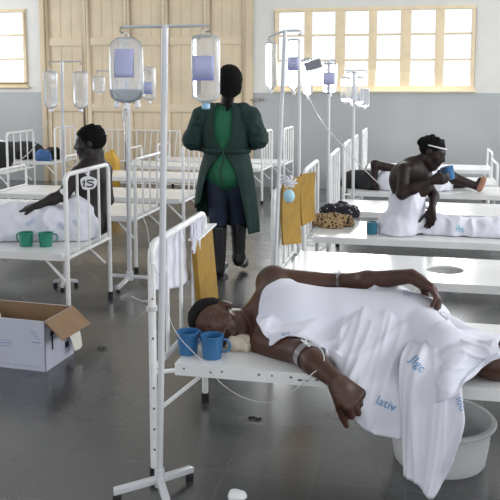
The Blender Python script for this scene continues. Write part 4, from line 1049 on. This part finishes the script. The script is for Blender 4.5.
for sx, el, wr in ((-1, N(-.262, -.02, 1.06), N(-.225, .16, 1.01)), (1, N(.25, -.005, 1.08), N(.18, .17, 1.03))):
    sl = [(.04, [cap_(N(sx * .13, 0, 1.275), N(sx * .185, 0, 1.23), .07, .078), cap_(N(sx * .185, 0, 1.23), el, .078, .068), cap_(el, wr, .066, .052)])]
    sdf_obj('sleeve', SDF(sl), .008, M_green, NT, 2, (.007, (12, 12, 16), 5 + sx))
g = MB(); g.rings([[Vector((NX + (.19 * (1 + .0)) * math.cos(a), NY + .005 + .142 * math.sin(a), .985 + dz)) for a in np.linspace(0, 2 * PI, 41)[:-1]] for dz in (-.018, .018)], cap=False); o = g.build('waist_tie', M_green, NT, smooth=180); o.modifiers.new('t', 'SOLIDIFY').thickness = .005
g = MB(); g.tube(cr([(NX + .01, NY - .142, .985), (NX + .02, NY - .16, .93), (NX - .005, NY - .165, .84), (NX + .01, NY - .17, .74)], 5), .008, 6); g.build('tie_end', M_green, NT)

# ---- generic seated figure pieces
def clampz(sd, z0): sd.cut = lambda P: z0 - P[..., 2]; return sd
# the person drinking from the blue cup
DX, DY = -.05, 5.50
DT = thing('person', 'person sitting up in bed in a white wrap, drinking from a blue cup', 'person', (DX, DY, BZ))
dH = py(432, 152, 5.46); dM = frame((.93, -.25, -.42), (.36, 0, .93))
dn = np.array(dH) + dM @ L3(0, -.03, -.07)
rs, re, rw = py(404, 170, 5.33), py(402, 194, 5.25), py(431, 181, 5.27)
ls, le, lw = py(420, 172, 5.60), py(434, 196, 5.52), py(432, 208, 5.36)
db_ = [(.05, [cap_(dn, py(414, 166, 5.46), .048, .055), ell_(py(411, 180, 5.47), (.10, .155, .15), frame((1, 0, 0), (.25, 0, 1))), ell_(py(408, 200, 5.48), (.10, .14, .15)), ell_(py(406, 222, 5.49), (.13, .17, .12)),
              cap_(py(411, 168, 5.46), rs, .055, .052), cap_(py(413, 168, 5.46), ls, .055, .05)]),
       (.02, [cap_(rs, re, .047, .038), cap_(re, mid(re, rw, .4), .038, .035), cap_(mid(re, rw, .4), rw, .035, .024)]),
       (.02, [cap_(ls, le, .045, .036), cap_(le, lw, .035, .024)]),
       (.04, [cap_(py(410, 226, 5.55), py(455, 228, 5.55), .075, .055), cap_(py(455, 228, 5.55), (.75, 5.55, .485), .055, .035), cap_((.75, 5.55, .49), (.80, 5.55, .54), .032, .024)]),
       (.04, [cap_(py(410, 228, 5.42), py(458, 230, 5.42), .075, .055), cap_(py(458, 230, 5.42), (.75, 5.40, .485), .055, .035), cap_((.75, 5.40, .485), (.80, 5.40, .54), .032, .024)])] + head_prims(dH, dM, .93)
db_ += hand_groups(rw, (.9, -.05, .18), (.2, .95, .1), 1, (25, 45, 40), .95) + hand_groups(lw, (-.05, -.2, -.95), (-.4, -.9, .1), 1, (15, 25, 20), .95)
sdf_obj('body', clampz(SDF(db_, .01), BZ + .002), .008, M_skin2, DT)
eyes(dH, dM, DT, .93)
hair_cap('hair', dH, dM, DT, .93, r=(.079, .100, .088), lump=.004, h=.006, bumps=[(0, -.10, .05, .028), (.02, -.105, .03, .026), (-.03, -.085, .075, .024), (.0, -.05, .105, .022), (.03, .0, .108, .018), (-.02, .03, .104, .018)])
g = MB(); g.rings([[Vector(np.array(dH) + dM @ (L3(.0835 * math.cos(a), -.012 + .104 * math.sin(a), .045 + .02 * math.sin(a) + dz) * .93)) for a in np.linspace(-.2, PI + .2, 24)] for dz in (-.005, .005)], cap=False, closed=False); o = g.build('headband', M_paper, DT, smooth=180); o.modifiers.new('t', 'SOLIDIFY').thickness = .002
wr_ = [(.06, [ell_(py(407, 203, 5.47), (.125, .175, .16)), ell_(py(400, 226, 5.45), (.16, .20, .12)), ell_(py(394, 236, 5.42), (.10, .18, .07))]), (.05, [cap_(py(408, 225, 5.44), py(455, 229, 5.46), .11, .09), cap_(py(455, 230, 5.55), (.80, 5.55, .48), .085, .08), cap_(py(455, 231, 5.42), (.80, 5.40, .48), .085, .08), ell_((.82, 5.47, .52), (.08, .15, .11))])]
wc = np.array(py(410, 193, 5.40))
def wcut(P): return np.maximum(BZ + .003 - P[..., 2], P[..., 2] - (wc[2] + .008 + (P[..., 0] - wc[0]) * .25))
Vw, Qw = SDF(wr_, .02, cut=wcut).mesh(.009); Vw = relax(Vw, Qw, 2); Vw = wrinkle(Vw, Qw, .011, (9, 7, 5), 4); Vw[:, 2] = np.maximum(Vw[:, 2], BZ + .003)
DS = tag(obj_from('bed_sheet', Vw.tolist(), Qw.tolist(), M_sheet, None, smooth=180), 'white sheet wrapped round the waist and legs of the drinking person', 'bed sheet')
bv = BVHTree.FromPolygons([Vector(v) for v in Vw], Qw.tolist())
print_on('afi', 460, 229, 10, 8, bv, DS, True, mat('cyan_print_ink', (.22, .50, .66), .8))
# the cup tipped to the mouth
cc = np.array(py(448, 173, 5.36))
t = thing('mug', 'blue plastic mug held up to the mouth of the seated person', 'mug', cc)
g = MB(); T = Matrix.Translation(Vector(cc)) @ Matrix.Rotation(R(-14), 4, 'Y')
n_ = 24; rg = []
for r_, z in ((.036, -.045), (.038, -.044), (.042, .0), (.044, .042), (.046, .045), (.042, .045), (.038, .0), (.034, -.04), (.001, -.04)): rg.append([T @ Vector((r_ * math.cos(2 * PI * k / n_), r_ * math.sin(2 * PI * k / n_), z)) for k in range(n_)])
g.rings([[T @ Vector((0.001 * math.cos(2 * PI * k / n_), .001 * math.sin(2 * PI * k / n_), -.045)) for k in range(n_)]] + rg, cap=False); g.build('cup', M_blue, t, smooth=50)
g = MB(); g.tube([T @ Vector(p) for p in cr([(-.042, 0, .03), (-.062, 0, .03), (-.066, 0, .0), (-.058, 0, -.028), (-.038, 0, -.03)], 4)], .004, 6); g.build('handle', M_blue, t)

# ---- the person in the bed tagged 15
MT = thing('person', 'person sitting in the bed tagged 15, head turned to the left', 'person', py(95, 222, 4.96))
mH = py(90, 143, 4.96); mM = frame((-.95, -.30, -.12), (0, 0.03, 1))
mn = np.array(mH) + mM @ L3(0, -.03, -.075)
ns, ne_, nw = py(79, 174, 4.80), py(63, 195, 4.72), py(37, 206, 4.62)
fs_, fe, fwr = py(104, 170, 5.06), py(108, 200, 5.04), py(90, 215, 4.94)
mb_ = [(.05, [cap_(mn, py(93, 165, 4.96), .058, .07), ell_(py(92, 182, 4.96), (.115, .155, .17)), ell_(py(92, 205, 4.96), (.115, .14, .15)), ell_(py(92, 222, 4.94), (.13, .15, .12)), cap_(py(91, 167, 4.95), ns, .06, .06), cap_(py(95, 167, 4.97), fs_, .065, .06)]),
       (.02, [cap_(ns, ne_, .055, .042), cap_(ne_, mid(ne_, nw, .4), .042, .038), cap_(mid(ne_, nw, .4), nw, .038, .026)]),
       (.02, [cap_(fs_, fe, .052, .042), cap_(fe, fwr, .04, .028)]),
       (.04, [cap_(py(85, 228, 4.94), (-2.62, 4.84, .53), .08, .058), cap_((-2.62, 4.84, .53), (-3.0, 4.82, .49), .055, .035), cap_((-3.0, 4.82, .49), (-3.06, 4.82, .56), .032, .024)]),
       (.04, [cap_(py(85, 232, 4.80), (-2.62, 4.68, .53), .08, .058), cap_((-2.62, 4.68, .53), (-3.0, 4.68, .49), .055, .035), cap_((-3.0, 4.68, .49), (-3.06, 4.68, .56), .032, .024)])] + head_prims(mH, mM, .98)
mb_ += hand_groups(nw, (-.95, -.05, -.2), (0, .2, -1), 1, (12, 18, 15), 1.0) + hand_groups(fwr, (-.9, -.3, -.2), (0, 0, -1), -1, (12, 18, 15), 1.0)
sdf_obj('body', clampz(SDF(mb_, .01), BZ + .002), .008, mat('near_black_skin', (0.012, 0.007, 0.0065), 0.6), MT)
eyes(mH, mM, MT, .98)
hair_cap('hair', mH, mM, MT, .98, r=(.086, .108, .100), lump=.007, h=.006, bumps=[(-.01, -.03, .118, .02), (.03, -.07, .1, .022), (0, -.09, .07, .024)])
g = MB(); wv = mid(ns, ne_, .86); g.sphere(Vector(wv) + Vector((.0, -.045, .0)), .020, 8, 6, (1, .5, 1.5)); g.build('arm_dressing', M_paper, MT)
ms = [(.06, [cap_(py(80, 231, 4.76), (-2.62, 4.68, .53), .125, .125), cap_(py(80, 230, 4.86), (-2.62, 4.80, .52), .12, .125), cap_((-2.62, 4.66, .52), (-3.05, 4.68, .50), .13, .10), cap_((-2.62, 4.72, .54), (-3.05, 4.72, .51), .13, .10), ell_(py(77, 215, 4.78), (.10, .11, .13)), ell_(py(45, 222, 4.70), (.17, .14, .12)), ell_(py(12, 228, 4.66), (.2, .17, .11)), ell_((-3.06, 4.70, .53), (.1, .2, .12))])]
Vm, Qm = clampz(SDF(ms), BZ + .003).mesh(.009); Vm = relax(Vm, Qm, 2); Vm = wrinkle(Vm, Qm, .016, (7, 9, 6), 9); Vm[:, 2] = np.maximum(Vm[:, 2], BZ + .003); Vm[:, 1] = np.maximum(Vm[:, 1], 4.47)
MS = tag(obj_from('bed_sheet', Vm.tolist(), Qm.tolist(), M_sheet, None, smooth=180), 'white sheet with blue print over the legs of the person in bed 15', 'bed sheet')
bv = BVHTree.FromPolygons([Vector(v) for v in Vm], Qm.tolist())
for a in (('lsp', 30, 222, 9, -25), ('afi', 62, 226, 10, 15), ('os', 76, 222, 9, 40), ('la', 52, 232, 8, 0)): print_on(*a, bv, MS, True, M_inkpale)

# ---- the person lying on the far bed, one foot showing
LT = thing('person', 'person lying on a far bed with one arm raised and a bare foot showing', 'person', (0, 7.75, BZ))
lH = py(357, 183, 7.74); lM = frame((.25, -.55, .8), (-.95, 0, .25))
s_, e_, w_ = py(397, 170, 7.66), py(375, 164, 7.62), py(374, 182, 7.60)
lb = [(.05, [cap_(np.array(lH) + lM @ L3(0, -.02, -.06), py(378, 186, 7.76), .05, .06), ell_(py(392, 184, 7.78), (.2, .17, .11)), ell_(py(412, 186, 7.78), (.2, .15, .11)), cap_(py(386, 182, 7.74), s_, .06, .055)]),
      (.02, [cap_(s_, e_, .052, .042), cap_(e_, w_, .042, .03)]),
      (.03, [cap_(py(418, 186, 7.76), py(450, 177, 7.70), .09, .062), cap_(py(450, 177, 7.70), py(476, 186, 7.70), .06, .036)]),
      (.03, [cap_(py(420, 186, 7.9), py(452, 183, 7.92), .09, .062), cap_(py(452, 183, 7.92), py(470, 184, 7.92), .06, .036)]),
      (.02, [cap_(py(477, 187, 7.70), py(481, 180, 7.69), .036, .034)])] + head_prims(lH, lM, .95) + hand_groups(w_, (.1, -.1, -1), (1, 0, 0), 1, (15, 25, 20), .95)
sdf_obj('body', clampz(SDF(lb, .012), BZ + .002), .009, M_skin2, LT)
sdf_obj('foot_sole', SDF([(.02, [cap_(np.array(py(478, 188, 7.70)) + L3(.012, -.012, 0), np.array(py(482, 179, 7.69)) + L3(.012, -.012, 0), .036, .032)])]), .008, M_sole, LT)
eyes(lH, lM, LT, .95)
sdf_obj('head_wrap', SDF([(.05, [ell_(lH + lM @ L3(0, -.02, .03), (.12, .14, .13), lM), ell_(py(366, 180, 7.72), (.13, .13, .10)), ell_(py(372, 186, 7.66), (.10, .09, .06))])], cut=lambda P: np.maximum(BZ + .003 - P[..., 2], .045 - np.linalg.norm(P - np.array(py(355, 187, 7.60)), axis=-1))), .01, M_darkcloth, LT, 2, (.008, (12, 12, 14), 3))
lsM = [(.05, [ell_(py(393, 182, 7.72), (.19, .19, .15)), ell_(py(415, 183, 7.76), (.24, .2, .14)), ell_(py(436, 184, 7.76), (.16, .18, .13))])]
Vl, Ql = clampz(SDF(lsM), BZ + .003).mesh(.011); Vl = relax(Vl, Ql, 2); Vl = wrinkle(Vl, Ql, .012, (8, 8, 6), 13); Vl[:, 2] = np.maximum(Vl[:, 2], BZ + .003)
tag(obj_from('bed_sheet', Vl.tolist(), Ql.tolist(), M_sheet, None, smooth=180), 'white cloth over the body of the person lying on the far bed', 'bed sheet')

# ---- figures at the far left
def far_sitter(label, hx_, hy_, Y, face, wrapm=None, cloth=None):
    H_ = np.array(py(hx_, hy_, Y)); M_ = frame(face, (0, 0, 1)); t = thing('person', label, 'person', (H_[0], Y, BZ))
    q = lambda x, y, z: H_ + L3(x, y, z)
    f_ = np.array(face) / np.linalg.norm(face); f_ = np.array([f_[0], f_[1], 0]); r_ = np.cross(f_, [0, 0, 1])
    zs = H_[2] - .30; hz_ = BZ + .10
    b = [(.05, [cap_(q(0, 0, -.10), q(0, 0, -.2), .05, .06), ell_(q(0, 0, -.33), (.14, .14, .16)), ell_(np.array([H_[0], Y, hz_ + .05]), (.15, .15, .14))])]
    for s in (-1, 1):
        S = q(0, 0, -.25) + r_ * .16 * s; E = S + np.array([0, 0, -.22]) + f_ * .08; W_ = E + f_ * .2 + np.array([0, 0, -.05])
        b.append((.02, [cap_(S, E, .05, .04), cap_(E, W_, .04, .03)])); K = np.array([H_[0], Y, hz_]) + r_ * .1 * s + f_ * .40
        b.append((.03, [cap_(np.array([H_[0], Y, hz_]) + r_ * .09 * s, K, .085, .06), cap_(K, K + f_ * .32 + np.array([0, 0, -.03]), .058, .045)]))
        b += hand_groups(W_, f_ + np.array([0, 0, -.2]), (0, 0, -1), s, (12, 18, 15), 1.0)
    sdf_obj('body', clampz(SDF(b + head_prims(H_, M_, .95), .01), BZ + .002), .011, M_skin2, t)
    eyes(H_, M_, t, .95)
    if wrapm: hair_cap('head_wrap', H_, M_, t, .95, r=(.092, .114, .106), m=wrapm, h=.008)
    else: hair_cap('hair', H_, M_, t, .95, r=(.086, .108, .1), h=.008)
    c = [(.05, [ell_(q(0, 0, -.33), (.165, .165, .16)), ell_(np.array([H_[0], Y, hz_ + .07]), (.18, .18, .17))] + [cap_(np.array([H_[0], Y, hz_]) + r_ * .09 * s, np.array([H_[0], Y, hz_]) + r_ * .1 * s + f_ * .55, .10, .08) for s in (-1, 1)])]
    sdf_obj('garment', clampz(SDF(c), BZ + .003), .011, cloth or M_darkcloth, t, 2, (.007, (9, 9, 7), 4))
    return t
far_sitter('person with a white head wrap at the left edge, by the small window', 0, 150, 8.70, (-1, .1, 0), M_paper)
FH = np.array(py(53, 153.5, 9.84)); FM = frame((-.25, -.35, .9), (.95, 0, .2))
FT = thing('person', 'dark-clothed person lying on the far left bed behind the blue cloth', 'person', (FH[0], 9.84, BZ))
fz = BZ + .11
fb = [(.05, [cap_(FH + FM @ L3(0, -.02, -.06), (FH[0] - .24, 9.84, fz), .05, .07), ell_((FH[0] - .42, 9.84, fz + .01), (.24, .16, .11)), ell_((FH[0] - .75, 9.84, fz), (.22, .15, .10))])]
for s in (-1, 1):
    fb.append((.03, [cap_((FH[0] - .85, 9.84 + .08 * s, fz), (FH[0] - 1.22, 9.84 + .1 * s, fz + .06), .08, .055), cap_((FH[0] - 1.22, 9.84 + .1 * s, fz + .06), (FH[0] - 1.60, 9.84 + .08 * s, fz - .04), .055, .04)]))
    fb.append((.02, [cap_((FH[0] - .28, 9.84 + .17 * s, fz), (FH[0] - .52, 9.84 + .19 * s, fz + .02), .05, .04), cap_((FH[0] - .52, 9.84 + .19 * s, fz + .02), (FH[0] - .66, 9.84 + .06 * s, fz + .10), .04, .028)]))
    fb += hand_groups((FH[0] - .66, 9.84 + .06 * s, fz + .10), (-.6, -.7 * s, 0), (0, 0, -1), -s, (12, 18, 15), .95)
sdf_obj('body', clampz(SDF(fb + head_prims(FH, FM, .95), .01), BZ + .002), .011, M_skin2, FT)
hair_cap('hair', FH, FM, FT, .95, r=(.088, .11, .102), h=.008)
fg = [(.05, [ell_((FH[0] - .42, 9.84, fz + .01), (.26, .20, .125)), ell_((FH[0] - .75, 9.84, fz), (.26, .18, .125)), cap_((FH[0] - .85, 9.84, fz), (FH[0] - 1.22, 9.84, fz + .04), .13, .11)])]
sdf_obj('garment', clampz(SDF(fg), BZ + .003), .011, M_darkcloth, FT, 2, (.007, (9, 9, 7), 4))
p = py(43, 158, 9.58); crumple('blue_cloth', 'blue cloth lying on the far left bed', 'cloth', (p[0], 9.60, BZ + .0), (.11, .05, .16), M_bluecloth, 31, amp=.01, h=.01)
